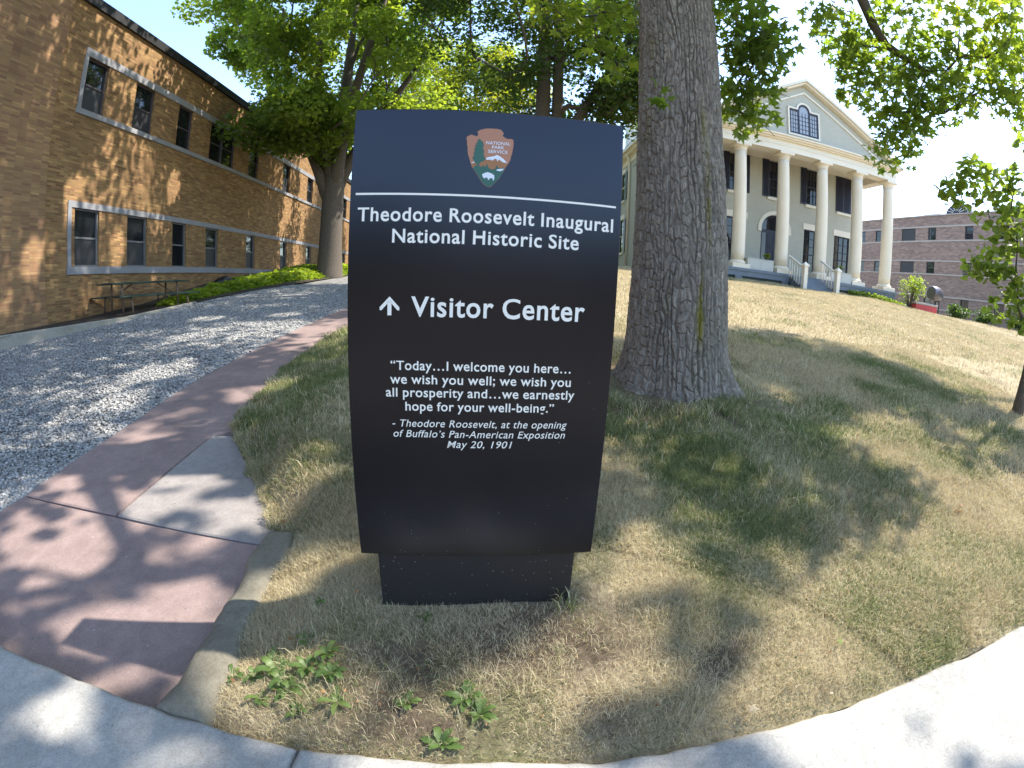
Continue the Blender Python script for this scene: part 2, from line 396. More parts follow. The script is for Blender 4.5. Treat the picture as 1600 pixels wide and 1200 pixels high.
# ------------------------------------------------------------------ terrain heights (camera is at the origin, street level -1.6)
def zpath(y): return -1.57+.092*(np.minimum(y, 30.)-1)
PE = np.array([(-9, -1.22), (.78, -1.22), (2.05, -1.32), (2.19, -1.40), (2.83, -1.93), (3.58, -2.62), (4.26, -2.84), (5.47, -3.08), (7.2, -3.28), (8.67, -3.3), (14, -3.6), (22, -4.2), (32, -5)])
GE = np.array([(-9, -3.72), (1.95, -3.72), (3.4, -3.87), (4.8, -4.1), (6.65, -4.21), (8.45, -4.27), (10.7, -4.3), (14, -4.6), (22, -5.2), (32, -6)])
def xpe(y): return np.interp(y, PE[:, 0], PE[:, 1])
def xge(y): return np.interp(y, GE[:, 0], GE[:, 1])
def zhill(x, y):
    x = np.asarray(x, float); y = np.asarray(y, float)
    a = -1.495+.13*y
    pl = .26+.05*y; pl = pl+(np.minimum(pl, .86)-pl)*sstep(19, 24, x)
    k = .35; h = np.clip(.5+.5*(pl-a)/k, 0, 1); z = pl+(a-pl)*h-k*h*(1-h)
    wd = np.interp(y, [1, 2.1, 3, 5, 30], [.12, .16, .6, 2.0, 3.0])
    t = sstep(0, 1, (x-xpe(y))/wd)
    base = zpath(y)+.01; q = sstep(2.6, 2.05, y); base = base+(-1.435+.03*(y-.8)-base)*q
    t = t*(1-q)+q*sstep(.14, .75, x-xpe(y))
    return base+(z-base)*t
def zlawn(x, y):
    z = zhill(x, y)
    x = np.asarray(x, float); y = np.asarray(y, float)
    n = fbm(np.stack([x*.9, y*.9, 0*x], -1).reshape(-1, 3), 3).reshape(x.shape)-.5
    d = np.hypot(x-1.45, y-4.25)
    return z+.10*n*np.minimum(1, y/3)+.16*np.exp(-(d/.9)**2)
def greenness(x, y):
    P = np.stack([x, y, 0*x], -1)
    n = fbm(P*1.5, 4); n2 = fbm(P*.5+9, 3)
    g = .33+2.4*(n-.5)+1.3*(n2-.5)
    g = g+.3*np.exp(-((x+.75)/.35)**2-((y-1.12)/.2)**2)+.42*sstep(.3, -1.6, x)*sstep(1.8, 3.2, y)
    g = g-.42*sstep(5.0, 9, y)*sstep(0, 3, x)-.1*sstep(1.6, .9, y)
    g = g-.16*sstep(1.2, 3.5, x)+.25*np.exp(-((x-2.2)/1.4)**2-((y-3.0)/1.2)**2)+.35*sstep(20, 23, y+0*x)*sstep(15, 20, x)
    g = g+.2*sstep(-1.3, -.6, -np.abs(x-(.9))-np.abs(y-2.2))
    return np.clip(g, 0, 1)

def bareness(x, y):
    b = np.exp(-((x-.05)/.42)**2-((y-1.28)/.20)**2)*.95+np.exp(-((x+.35)/.5)**2-((y-.93)/.11)**2)*.9+.8*np.exp(-((x-1.57)**2+(y-4.2)**2)/.75)
    b = b+.9*np.exp(-((x-.95)/.22)**2-((y-1.28)/.1)**2)+.55*sstep(.60, .72, fbm(np.stack([x*2.6, y*2.6, 0*x+4], -1), 3))
    return np.clip(b, 0, 1)*(y < 8)
# ------------------------------------------------------------------ setting
mb = MB()
YS = [-250, -14, -3, .3, .8, 1.2, 5, 10, 20, 28, 30, 60, 300]
def zt(y): return -1.72 if y < .9 else (float(zpath(y))-.10 if y <= 30 else float(zpath(30))-.10+.002*(y-30))
for a, b in zip(YS[:-1], YS[1:]):
    mb.add([(-300, a, zt(a)), (300, a, zt(a)), (300, b, zt(b)), (-300, b, zt(b))], [(0, 1, 2, 3)])
struct(mb.build('ground', M['terrain']))
mb = MB(); mb.box(-60, 60, -1.8, .40, -1.76, -1.6); struct(mb.build('sidewalk', M['bluestone']))
mb = MB(); mb.box(-60, 60, -7.0, -2.002, -1.76, -1.605); struct(mb.build('mirror_verge', M['terrain']))  # unseen strip added so the sign mirrors brown ground
mb = MB(); mb.box(-60, 60, -2.0, -1.802, -1.76, -1.61); struct(mb.build('kerb', M['concrete']))
mb = MB(); mb.box(-150, 150, -14, -7.002, -1.8, -1.708); struct(mb.build('road', M['asphalt']))

# lawn sheet
ys = np.concatenate([np.linspace(.80, 5, 64), np.linspace(5.1, 22, 80), np.linspace(22.5, 60, 30)])
tt = np.linspace(0, 1, 130)**2.0
X = np.stack([xpe(y)+.0+tt*(60-xpe(y)) for y in ys]); Y = np.repeat(ys[:, None], len(tt), 1)
Y = Y+(.855+.0565*np.minimum(X, 5)-.80)*np.clip((2.6-Y)/1.8, 0, 1)*sstep(-1.3, -.9, X)
Z = zlawn(X, Y)-.075*np.exp(-np.maximum(0, Y-.86-.0565*X)/.10)
Z[:, 0] -= .05
nx = len(tt); idx = np.arange(len(ys)*nx).reshape(len(ys), nx)
F = np.stack([idx[:-1, :-1], idx[:-1, 1:], idx[1:, 1:], idx[1:, :-1]], -1).reshape(-1, 4)
struct(tri_mesh('lawn', np.stack([X, Y, Z], -1).reshape(-1, 3), F, M['lawn'], None, {'green': greenness(X.ravel(), Y.ravel())*(1-bareness(X.ravel(), Y.ravel())), 'bare': bareness(X.ravel(), Y.ravel())}, True))

# gravel driveway sheet
ys = np.linspace(-1.0, 34, 60)
XL = np.interp(ys, [-2, 6.1, 7.6, 9.5, 12.2, 15.5, 18, 21.5, 34], [-12.4, -11.55, -10.8, -10.35, -10.2, -9.7, -9.0, -8.45, -8.2])
X = np.stack([np.linspace(a, b+.02, 24) for a, b in zip(XL, xge(ys))]); Y = np.repeat(ys[:, None], 24, 1)
Z = zpath(Y)-.015+.03*(fbm(np.stack([X, Y, 0*X], -1).reshape(-1, 3)*.8, 3).reshape(X.shape)-.5)
idx = np.arange(X.size).reshape(X.shape)
F = np.stack([idx[:-1, :-1], idx[:-1, 1:], idx[1:, 1:], idx[1:, :-1]], -1).reshape(-1, 4)
struct(tri_mesh('gravel_driveway', np.stack([X, Y, Z], -1).reshape(-1, 3), F, M['gravel'], None, None, True))

# gravel stones
def solids(name, P, S, mat, flat=.6, parent=None):
    base = np.array([(1, 0, 0), (-1, 0, 0), (0, 1, 0), (0, -1, 0), (0, 0, 1), (0, 0, -1), (.62, .62, .35), (-.62, .6, -.3), (.6, -.62, -.3), (-.6, -.62, .4)], float)
    tf = np.array([(4, 6, 2), (4, 0, 6), (4, 2, 7), (4, 7, 1), (4, 1, 9), (4, 9, 3), (4, 3, 0), (0, 3, 8), (0, 8, 5), (0, 5, 6), (6, 5, 2), (2, 5, 7), (7, 5, 1), (1, 5, 9), (9, 5, 3), (3, 5, 8)])
    n = len(P); a = rng.random(n)*6.283; ca, sa = np.cos(a), np.sin(a)
    V = base[None]*(1+.35*(rng.random((n, 10, 1))-.5))*S[:, None, None]*np.stack([1+.5*rng.random(n), np.ones(n), flat+.3*(rng.random(n)-.5)], -1)[:, None]
    tx = (rng.random(n)-.5)*1.2; cx, sx = np.cos(tx), np.sin(tx)
    y_, z_ = V[..., 1]*cx[:, None]-V[..., 2]*sx[:, None], V[..., 1]*sx[:, None]+V[..., 2]*cx[:, None]
    x_ = V[..., 0]*ca[:, None]-y_*sa[:, None]; y_ = V[..., 0]*sa[:, None]+y_*ca[:, None]
    V = np.stack([x_, y_, z_], -1)+P[:, None]
    F = (tf[None]+10*np.arange(n)[:, None, None]).reshape(-1, 3)
    return tri_mesh(name, V.reshape(-1, 3), F, mat, parent, {'var': np.repeat(rng.random(n), 10)})
n = 90000
y = 1.4+(rng.random(n)**1.7)*16; xl = np.interp(y, [-2, 6.1, 7.6, 9.5, 12.2, 15.5, 18, 21.5], [-12.4, -11.55, -10.8, -10.35, -10.2, -9.7, -9.0, -8.45])
xr = xge(y); x = xr-.01-(xr-xl)*rng.random(n)**1.25
S = .011+.012*rng.random(n)+.0012*np.maximum(0, y-4)
o = solids('gravel_stones', np.stack([x, y, zpath(y)-.008+.012*rng.random(n)], -1), S, M['stones'])
tag(o, 'loose grey crushed gravel covering the driveway', 'gravel', kind='stuff')

# path of stone slabs
def slab(mb, pts, mi, th=.09, lift=0):
    n = len(pts)
    # rounded arris: inset top ring 6 mm
    c = np.mean(np.array(pts), 0)
    top = []; ed = []; bot = []
    for (x, y) in pts:
        d = np.array([x, y])-c; d = d/np.linalg.norm(d)
        z = float(zpath(y))+lift
        top.append((x-d[0]*.012, y-d[1]*.012, z+.004)); ed.append((x, y, z-.006)); bot.append((x, y, z-th))
    A = top+ed+bot; F = [tuple(range(n))]
    for k in range(2):
        for i in range(n): j = (i+1) % n; F.append((k*n+n+i, k*n+n+j, k*n+j, k*n+i))
    mb.add(A, F, mi)
def dens(pts, step=.25, jit=.006):
    out = []
    for i in range(len(pts)):
        a = np.array(pts[i], float); b = np.array(pts[(i+1) % len(pts)], float); m = max(1, int(np.linalg.norm(b-a)/step))
        for k in range(m): out.append(tuple(a+(b-a)*k/m+(random.random()-.5)*jit*(1 if k else 0)))
    return out
mb = MB()
J = .011
slab(mb, dens([(-3.74, .3), (-1.16, .3), (-1.16, 1.2), (-1.25, 2.0), (-1.36, 2.035), (-2.645, 2.022-J), (-3.735, 1.955-J)]), 0)
slab(mb, dens([(-1.40, 2.04+J), (-1.33, 2.19), (-1.5, 2.32), (-1.70, 2.60), (-1.95, 2.86), (-2.25, 3.15), (-2.50, 3.42), (-2.715, 3.40), (-2.645+J, 2.022+J)]), 1)
up_ = [(-2.645-J, 2.022+J), (-2.728, 3.40), (-2.58, 3.55), (-2.62, 3.62), (-2.80, 4.26)]
for y0 in (5.47, 7.2, 8.67): up_.append((float(xpe(y0))+.03, y0))
up_ += [(-3.42, 10.5)]
lf = [(float(xge(y0)), y0) for y0 in (10.5, 8.45, 6.65, 4.8, 3.4)]+[(-3.735, 1.955+J)]
slab(mb, dens(up_+lf), 0)
up2 = [(-3.42, 10.512)]+[(float(xpe(y0))+.03, y0) for y0 in (14, 22, 30)]
slab(mb, dens(up2+[(float(xge(y0)), y0) for y0 in (30, 22, 14, 10.512)], .6), 0)
struct(mb.build('path', [M['red_slab'], M['grey_slab']]))

# far footpath on the crest of the lawn
mb = MB()
pts = [(20, 20.2), (24, 19.5), (30, 18.4), (40, 17.0)]
for a, b in zip(pts[:-1], pts[1:]):
    za, zb = [float(zlawn(np.array([p[0]]), np.array([p[1]]))[0])+.05 for p in (a, b)]
    mb.add([(*a, za), (*b, zb), (b[0]+.2, b[1]+1.4, zb), (a[0]+.2, a[1]+1.4, za)], [(0, 1, 2, 3)])
struct(mb.build('footpath', M['sidewalk']))
# soil strip by the brick building
ys = np.linspace(-2, 36, 40)
xa = -12-.0699*ys+.001; XL2 = np.interp(ys, [-2, 6.1, 7.6, 9.5, 12.2, 15.5, 18, 21.5, 36], [-12.0, -11.5, -10.75, -10.3, -10.15, -9.65, -8.95, -8.4, -8.15])
def zstrip(y): return np.maximum(zpath(y)+.02, -.79+.02*(y-6.7))
X = np.stack([np.linspace(a-.3, b-.05, 14) for a, b in zip(xa, XL2)]); Y = np.repeat(ys[:, None], 14, 1)
fr = np.linspace(1, 0, 14)[None]
Z = zstrip(Y)+.05*(fbm(np.stack([X, Y, 0*X], -1).reshape(-1, 3)*1.5, 3).reshape(X.shape)-.5)+sstep(12.5, 18, Y)*.25*np.sqrt(fr)
idx = np.arange(X.size).reshape(X.shape)
F = np.stack([idx[:-1, :-1], idx[:-1, 1:], idx[1:, 1:], idx[1:, :-1]], -1).reshape(-1, 4)
struct(tri_mesh('soil_bed', np.stack([X, Y, Z], -1).reshape(-1, 3), F, M['soil'], None, None, True))

# concrete edging along the bed
mb = MB()
pts = [(-12.2, 4.2), (-11.5, 6.14), (-10.75, 7.57), (-10.33, 9.5), (-10.18, 11.6), (-10.16, 12.4)]
top = [float(zstrip(np.array(p[1])))+.03 for p in pts]
for k in range(len(pts)-1):
    (xa_, ya_), (xb_, yb_) = pts[k], pts[k+1]; w_ = .16
    mb.prism([(xa_, ya_, top[k]), (xa_-w_, ya_, top[k]), (xa_-w_, ya_, top[k]-.5), (xa_, ya_, top[k]-.5)], (0, 0, 0.0001))
    mb.v = mb.v[:-8]; mb.f = mb.f[:-6]; mb.m = mb.m[:-6]
    A = [(xa_, ya_, top[k]-.5), (xb_, yb_, top[k+1]-.5), (xb_, yb_, top[k+1]-.015), (xa_, ya_, top[k]-.015), (xa_-.02, ya_, top[k]), (xb_-.02, yb_, top[k+1]), (xb_-w_, yb_, top[k+1]), (xa_-w_, ya_, top[k])]
    mb.add(A, [(0, 1, 2, 3), (3, 2, 5, 4), (4, 5, 6, 7)])
tag(mb.build('concrete_edging', M['concrete']), 'weathered low concrete edging between the gravel driveway and the brick building', 'edging')

# coping stones
def cy(x): return .861+(x)*.0565       # back edge of the coping
ZC = -1.42
def grid_stone(name, A, B, ztop, mat, nu, nv, rnd=.02, amp=.006, jag=.012, depth=.18, seed=0, chip=.02, ends=(True, True), dome=0):
    """a worn stone bar between edge lines A and B (2d polylines), with chipped arrises"""
    def along(L, t):
        L = np.array(L, float); d = np.r_[0, np.cumsum(np.linalg.norm(np.diff(L, axis=0), axis=1))]; d /= d[-1]
        return np.stack([np.interp(t, d, L[:, 0]), np.interp(t, d, L[:, 1])], -1)
    u = np.linspace(0, 1, nu); v = np.linspace(0, 1, nv); v = .5-.5*np.cos(np.pi*v)*(.6+.4*np.abs(np.cos(np.pi*v)))
    a, b = along(A, u), along(B, u); XY = a[:, None]*(1-v)[None, :, None]+b[:, None]*v[None, :, None]
    wd = np.linalg.norm(b-a, axis=1)[:, None]; Lh = np.linalg.norm(along(A, np.array([1.]))-along(A, np.array([0.])))
    q = np.concatenate([XY*9, np.full(XY.shape[:2]+(1,), seed*3.3)], -1).reshape(-1, 3)
    n1 = fbm(q*.5, 4).reshape(nu, nv)-.5; n2 = fbm(q*2.2+9, 4).reshape(nu, nv)-.5
    ev = np.minimum(v, 1-v)[None]*wd+0*u[:, None]; e = ev
    eu = np.full((nu, nv), 9.)
    if ends[0]: eu = np.minimum(eu, (u*Lh)[:, None]+0*v)
    if ends[1]: eu = np.minimum(eu, ((1-u)*Lh)[:, None]+0*v)
    e = np.minimum(e, eu)+jag*.6*n1
    rr = rnd+chip*np.clip(fbm(q*.35+40, 3).reshape(nu, nv)-.52, 0, 1)*4
    k_ = np.clip(1-np.maximum(e, 0)/rr, 0, 1); drop = rr*(1-np.sqrt(np.clip(1-k_*k_, 0, 1)))
    pit = -.010*sstep(.16, .30, n2)
    Z = (ztop(XY[..., 0], XY[..., 1]) if callable(ztop) else ztop)+amp*2*n1+amp*.7*n2+pit*.6-drop+dome*(np.sin(np.pi*v)[None]-1)
    side = np.stack([-(b-a)[:, 1], (b-a)[:, 0]], -1)/wd; acr = (b-a)/wd
    XY = XY+acr[:, None]*(jag*2.2*n1*np.exp(-ev/.05))[..., None]*np.sign(v-.5)[None, :, None]
    V = np.concatenate([XY, Z[..., None]], -1)
    # skirt
    bd = [(i_, 0) for i_ in range(nu)]+[(nu-1, j_) for j_ in range(1, nv)]+[(i_, nv-1) for i_ in range(nu-2, -1, -1)]+[(0, j_) for j_ in range(nv-2, 0, -1)]
    idx = np.arange(nu*nv).reshape(nu, nv)
    F = np.stack([idx[:-1, :-1], idx[1:, :-1], idx[1:, 1:], idx[:-1, 1:]], -1).reshape(-1, 4)
    S_ = np.array([V[p] for p in bd]); S_[:, 2] -= depth; m_ = len(bd); o_ = nu*nv
    F2 = np.array([(idx[bd[k]], o_+k, o_+(k+1) % m_, idx[bd[(k+1) % m_]]) for k in range(m_)])
    o = tri_mesh(name, np.concatenate([V.reshape(-1, 3), S_]), np.concatenate([F, F2]), mat, None, None, True)
    return o
tag(grid_stone('coping_stone', [(-.653, cy(-.65)-.62), (-4.2, cy(-4.2)-.62)], [(-.651, cy(-.65)), (-4.2, cy(-4.2))], ZC, M['coping'], 300, 60, .022, .004, .018, .17, 1, .03),
    'pale coping stone crossing in front of the red path at the lower left', 'coping stone')
tag(grid_stone('coping_stone', [(5.2, cy(5.2)-.62), (-.646, cy(-.65)-.62)], [(5.2, cy(5.2)), (-.647, cy(-.65)-.004)], ZC-.002, M['coping'], 460, 60, .022, .004, .018, .17, 2, .03),
    'long sunlit coping stone along the front edge of the lawn', 'coping stone')
tag(grid_stone('curb_stone', [(-1.02, .80), (-1.045, 1.2), (-1.11, 1.6), (-1.14, 1.95), (-1.20, 2.11)], [(-1.24, .79), (-1.255, 1.1), (-1.305, 1.5), (-1.365, 1.85), (-1.385, 2.07)],
    lambda x, y: -1.405+.035*(y-.8), M['curbstone'], 120, 34, .055, .012, .03, .24, 3, .05, dome=.012), 'rough sandstone curb stone between the red path and the sign lawn', 'curb stone')

# ------------------------------------------------------------------ the sign
SA = R(90-83.5)
sign = thing('visitor_sign', 'tall black upright sign with white lettering directing to the visitor center', 'sign', (-.1065, 1.5180, -1.0279), SA)
# local: x along the face, z up from the panel's lower edge, face at y=0 looking to -y
T = .19
def solid_box(x0, x1, y0, y1, z0, z1, name, mat, parent, ch=.004):
    mb = MB(); mb.box(x0, x1, y0, y1, z0, z1, 0, ch); return mb.build(name, mat, parent)
solid_box(-.459, .459, 0, T, 0, 1.627, 'panel', M['sign'], sign, .003)
solid_box(-.394, .394, .012, T-.012, -.42, -.001, 'plinth', M['plinth'], sign, .004)
def flat(name, polys, mat, parent, y):
    mb = MB()
    for p in polys:
        mb.add([(x, y, z) for x, z in p], [tuple(range(len(p)))])
    return mb.build(name, mat, parent)
def text_mesh(body, u0, u1, base, cap, bold=0, shear=0, spacing=1.0, word=1.0):
    cu = bpy.data.curves.new('text', 'FONT'); cu.body = body; cu.size = 1; cu.offset = bold; cu.shear = shear
    cu.space_character = spacing; cu.space_word = word; cu.resolution_u = 4
    cu.fill_mode = 'FRONT'
    o = bpy.data.objects.new('text', cu); col.objects.link(o)
    dg = bpy.context.evaluated_depsgraph_get(); dg.update()
    me = bpy.data.meshes.new_from_object(o.evaluated_get(dg)); bpy.data.objects.remove(o)
    v = np.array([x.co[:] for x in me.vertices]); f = [tuple(p.vertices) for p in me.polygons]
    sx = (u1-u0)/(v[:, 0].max()-v[:, 0].min())
    xh, ch, k = XH, CAP, 1.09        # taller lower-case letters than the built-in font's
    def zz(y):
        if y <= 0: return y
        if y <= xh: return y*k
        return xh*k+(y-xh)*(ch-xh*k)/(ch-xh)
    up_case = body.isupper()
    return [(u0+(p[0]-v[:, 0].min())*sx, base+(p[1] if up_case else zz(p[1]))*cap/ch) for p in v], f
def glyph_top(c):
    cu = bpy.data.curves.new('text', 'FONT'); cu.body = c; cu.size = 1
    o = bpy.data.objects.new('text', cu); col.objects.link(o); dg = bpy.context.evaluated_depsgraph_get(); dg.update()
    me = bpy.data.meshes.new_from_object(o.evaluated_get(dg)); bpy.data.objects.remove(o)
    return max(x.co.y for x in me.vertices)
XH, CAP = glyph_top('x'), glyph_top('T')
def lettering(name, lines, mat, parent, y):
    for l in lines:
        mb = MB(); v, f = text_mesh(*l[:5], **(l[5] if len(l) > 5 else {}))
        mb.add([(a, y, b) for a, b in v], f); mb.build(name, mat, parent)
B = dict(bold=.017, spacing=1.085, word=.85); Q = dict(bold=.013, spacing=1.06, word=.9); I = dict(bold=.003, shear=.22, spacing=1.06, word=1)
flat('rule_line', [[(-.4405, 1.3235), (.4400, 1.3205), (.4400, 1.3275), (-.4405, 1.3305)]], M['letter'], sign, -.001)
lettering('title_lettering', [('Theodore Roosevelt Inaugural', -.431, .4325, 1.2352, .0445, B), ('National Historic Site', -.311, .3135, 1.1635, .0445, B)], M['letter'], sign, -.001)
lettering('heading_lettering', [('Visitor Center', -.2415, .3476, .919, .0645, B)], M['letter'], sign, -.001)
lettering('quotation_lettering', [('\u201cToday\u2026I welcome you here\u2026', -.311, .3114, .736, .0305, Q), ('we wish you well; we wish you', -.3128, .3149, .688, .0305, Q),
    ('all prosperity and\u2026we earnestly', -.328, .331, .642, .0305, Q), ('hope for your well-being.\u201d', -.2606, .2602, .593, .0305, Q)], M['letter'], sign, -.001)
lettering('attribution_lettering', [('- Theodore Roosevelt, at the opening', -.3075, .3114, .534, .0255, I), ('of Buffalo\u2019s Pan-American Exposition', -.3049, .3078, .4958, .0255, I),
    ('May 20, 1901', -.1145, .117, .4577, .0255, I)], M['letter'], sign, -.001)
cx, hw = -.3145, .0068
flat('arrow', [[(cx-hw, .9205), (cx+hw, .9205), (cx+hw, .968), (cx-hw, .968)],
    [(cx, .9835), (cx-.0335, .9475), (cx-.0335, .9375), (cx-.027, .9375), (cx, .9675)], [(cx, .9675), (cx+.027, .9375), (cx+.0335, .9375), (cx+.0335, .9475), (cx, .9835)]], M['letter'], sign, -.0012)
E_ = dict(
outline=[(-46, 1550), (-36, 1557), (-18, 1563), (0, 1564), (19, 1564), (33, 1561), (43, 1549), (39, 1542), (42, 1537), (55, 1530), (69, 1531), (76, 1527), (77, 1510), (75, 1492), (73, 1477), (70, 1467), (69, 1457), (62, 1442), (53, 1427), (47, 1412), (40, 1400), (35, 1390), (27, 1381), (19, 1371), (10, 1361), (3, 1357), (-6, 1359), (-15, 1364), (-25, 1375), (-30, 1384), (-37, 1394), (-42, 1402), (-50, 1413), (-57, 1422), (-62, 1435), (-67, 1452), (-73, 1469), (-75, 1483), (-75, 1493), (-78, 1503), (-78, 1513), (-81, 1525), (-79, 1531), (-66, 1538), (-58, 1536), (-50, 1534), (-44, 1535), (-43, 1543)],
hill=[(-62, 1436), (-50, 1438), (-39, 1436), (-30, 1439), (-13, 1450), (6, 1448), (26, 1452), (43, 1446), (59, 1444), (61, 1442), (53, 1428), (45, 1417), (19, 1415), (-2, 1416), (-27, 1418), (-51, 1416), (-56, 1422)],
ground=[(-55, 1419), (-50, 1426), (-44, 1433), (-41, 1428), (-30, 1428), (-27, 1425), (-25, 1426), (-19, 1434), (-16, 1425), (-13, 1428), (-7, 1438), (-2, 1423), (7, 1419), (19, 1421), (25, 1436), (30, 1424), (39, 1425), (45, 1429), (50, 1424), (47, 1413), (40, 1401), (35, 1391), (27, 1382), (19, 1372), (10, 1362), (3, 1359), (-6, 1360), (-15, 1366), (-24, 1376), (-29, 1385), (-36, 1395), (-42, 1404), (-49, 1414)],
mountain=[(-13, 1456), (-7, 1461), (7, 1464), (17, 1467), (24, 1471), (33, 1466), (45, 1458), (59, 1444), (43, 1446), (31, 1455), (25, 1448), (22, 1457), (15, 1456), (8, 1449), (3, 1453), (-10, 1451)],
tree=[(-36, 1525), (-31, 1518), (-24, 1513), (-24, 1506), (-21, 1501), (-25, 1493), (-19, 1481), (-22, 1474), (-18, 1462), (-14, 1452), (-22, 1446), (-34, 1439), (-33, 1427), (-40, 1427), (-40, 1436), (-49, 1439), (-52, 1448), (-58, 1457), (-51, 1465), (-55, 1471), (-50, 1480), (-53, 1487), (-48, 1494), (-52, 1499), (-45, 1504), (-48, 1509), (-41, 1513), (-44, 1519)],
bison=[(-23, 1399), (-21, 1402), (-13, 1406), (-5, 1409), (8, 1405), (17, 1399), (18, 1389), (16, 1381), (13, 1381), (13, 1387), (7, 1389), (2, 1387), (0, 1382), (-2, 1382), (-5, 1389), (-11, 1390), (-14, 1386), (-18, 1388), (-21, 1393)],
pond=[(22, 1418), (30, 1421), (47, 1424), (46, 1419), (37, 1414), (28, 1415)], snow=[(-62, 1438), (-50, 1444), (-49, 1440), (-58, 1437)])
E_ = {k: [(a/1000, b/1000) for a, b in v] for k, v in E_.items()}
em = flat('emblem', [E_['outline']], M['em_rust'], sign, -.0008)
flat('brown_hill', [E_['hill']], M['em_hill'], em, -.0012)
flat('green_meadow', [E_['ground'], ], M['em_green'], em, -.0016)
flat('conifer', [E_['tree']], M['em_green'], em, -.0020)
flat('white_mountain', [E_['mountain']], M['em_white'], em, -.0018); flat('white_snowfield', [E_['snow']], M['em_white'], em, -.0018)
flat('white_bison', [E_['bison']], M['em_white'], em, -.0022); flat('white_pond', [E_['pond']], M['em_white'], em, -.0022)
EB = dict(bold=.012, spacing=1.05)
lettering('emblem_lettering', [('NATIONAL', -.0145, .066, 1.5068, .0108, EB), ('PARK', .0055, .0465, 1.4918, .0108, EB), ('SERVICE', -.0065, .058, 1.4765, .0108, EB)], M['em_white'], em, -.0018)

# ------------------------------------------------------------------ brick building on the left
bb = thing('brick_building', 'two storey tan brick building with rows of sash windows beside the gravel driveway', 'building', (-12, 0, 0), R(4))
k = 1.2   # features were measured against a nearer facade
def facade(mb, s0, s1, z0, z1, ops, mapf, depth, mi=0):
    xs = sorted({s0, s1, *[v for o in ops for v in o[:2]]}); zs = sorted({z0, z1, *[v for o in ops for v in o[2:4]]})
    for a, b in zip(xs[:-1], xs[1:]):
        for c, d in zip(zs[:-1], zs[1:]):
            if any(o[0] <= (a+b)/2 <= o[1] and o[2] <= (c+d)/2 <= o[3] for o in ops): continue
            mb.add([mapf(a, c, 0), mapf(b, c, 0), mapf(b, d, 0), mapf(a, d, 0)], [(0, 1, 2, 3)], mi)
    for a, b, c, d in [o[:4] for o in ops]:
        for q in (((a, c), (a, d)), ((a, d), (b, d)), ((b, d), (b, c)), ((b, c), (a, c))):
            (p0, r0), (p1, r1) = q
            mb.add([mapf(p0, r0, 0), mapf(p0, r0, depth), mapf(p1, r1, depth), mapf(p1, r1, 0)], [(0, 1, 2, 3)], mi)
bmap = lambda s, z, d: (-d, s, z)
UP = [(7.81, 8.62), (9.79, 10.68), (11.93, 12.75), (13.92, 15.73), (16.93, 17.80), (20.4, 21.25), (23.65, 24.5), (27.0, 27.85), (30.3, 31.15), (33.6, 34.5)]
LO = [(7.92, 8.79), (9.90, 10.78), (12.04, 12.80), (14.0, 14.84), (17.03, 17.80), (20.42, 21.2), (23.8, 24.56), (27.0, 27.8), (30.4, 31.2), (33.7, 34.5)]
UPo = [(a*k, b*k, 4.54*k, 5.93*k) for a, b in UP]; LOo = [(a*k, b*k, .66*k, 2.09*k) for a, b in LO]
S0, S1, ZB, ZT = 6.95*k, 46, -1.6, 8.68
mb = MB(); facade(mb, S0, S1, ZB, ZT, UPo+LOo, bmap, .22)
mb.box(-14, -.40, S0+.4, S1-.01, ZB, ZT-.02)
mb.add([bmap(S1, ZB, 0), bmap(S1, ZB, 14), bmap(S1, ZT, 14), bmap(S1, ZT, 0)], [(0, 1, 2, 3)])
mb.build('wall', M['brick'], bb)
mb = MB(); mb.box(-14, .05, -9, S0, ZB, ZT); mb.build('corner_wall', M['brick_stack'], bb)
mb = MB(); mb.box(-14.2, .10, -9.2, S1+.2, ZT, ZT+.32); mb.build('roof_fascia', M['fascia'], bb)
sb = 7.68*k
for name, z0, z1, pr in (('stone_band', 5.93*k, 6.14*k, .03), ('sill_band', 4.40*k, 4.54*k, .06), ('stone_band', 2.09*k, 2.25*k, .03), ('sill_band', .475*k, .66*k, .06)):
    mb = MB(); s = sb if 'stone' in name else sb-.03
    while s < S1-.3:
        e = min(s+1.83, S1-.02); mb.box(.002, pr, s, e-.006, z0, z1); s = e
    mb.build(name, M['limestone'], bb)
for z0, z1 in ((4.54*k+.002, 5.93*k-.002), (.66*k+.002, 2.09*k-.002)):
    mb = MB(); mb.box(.002, .028, sb, sb+.15, z0, z1); mb.build('stone_jamb', M['limestone'], bb)
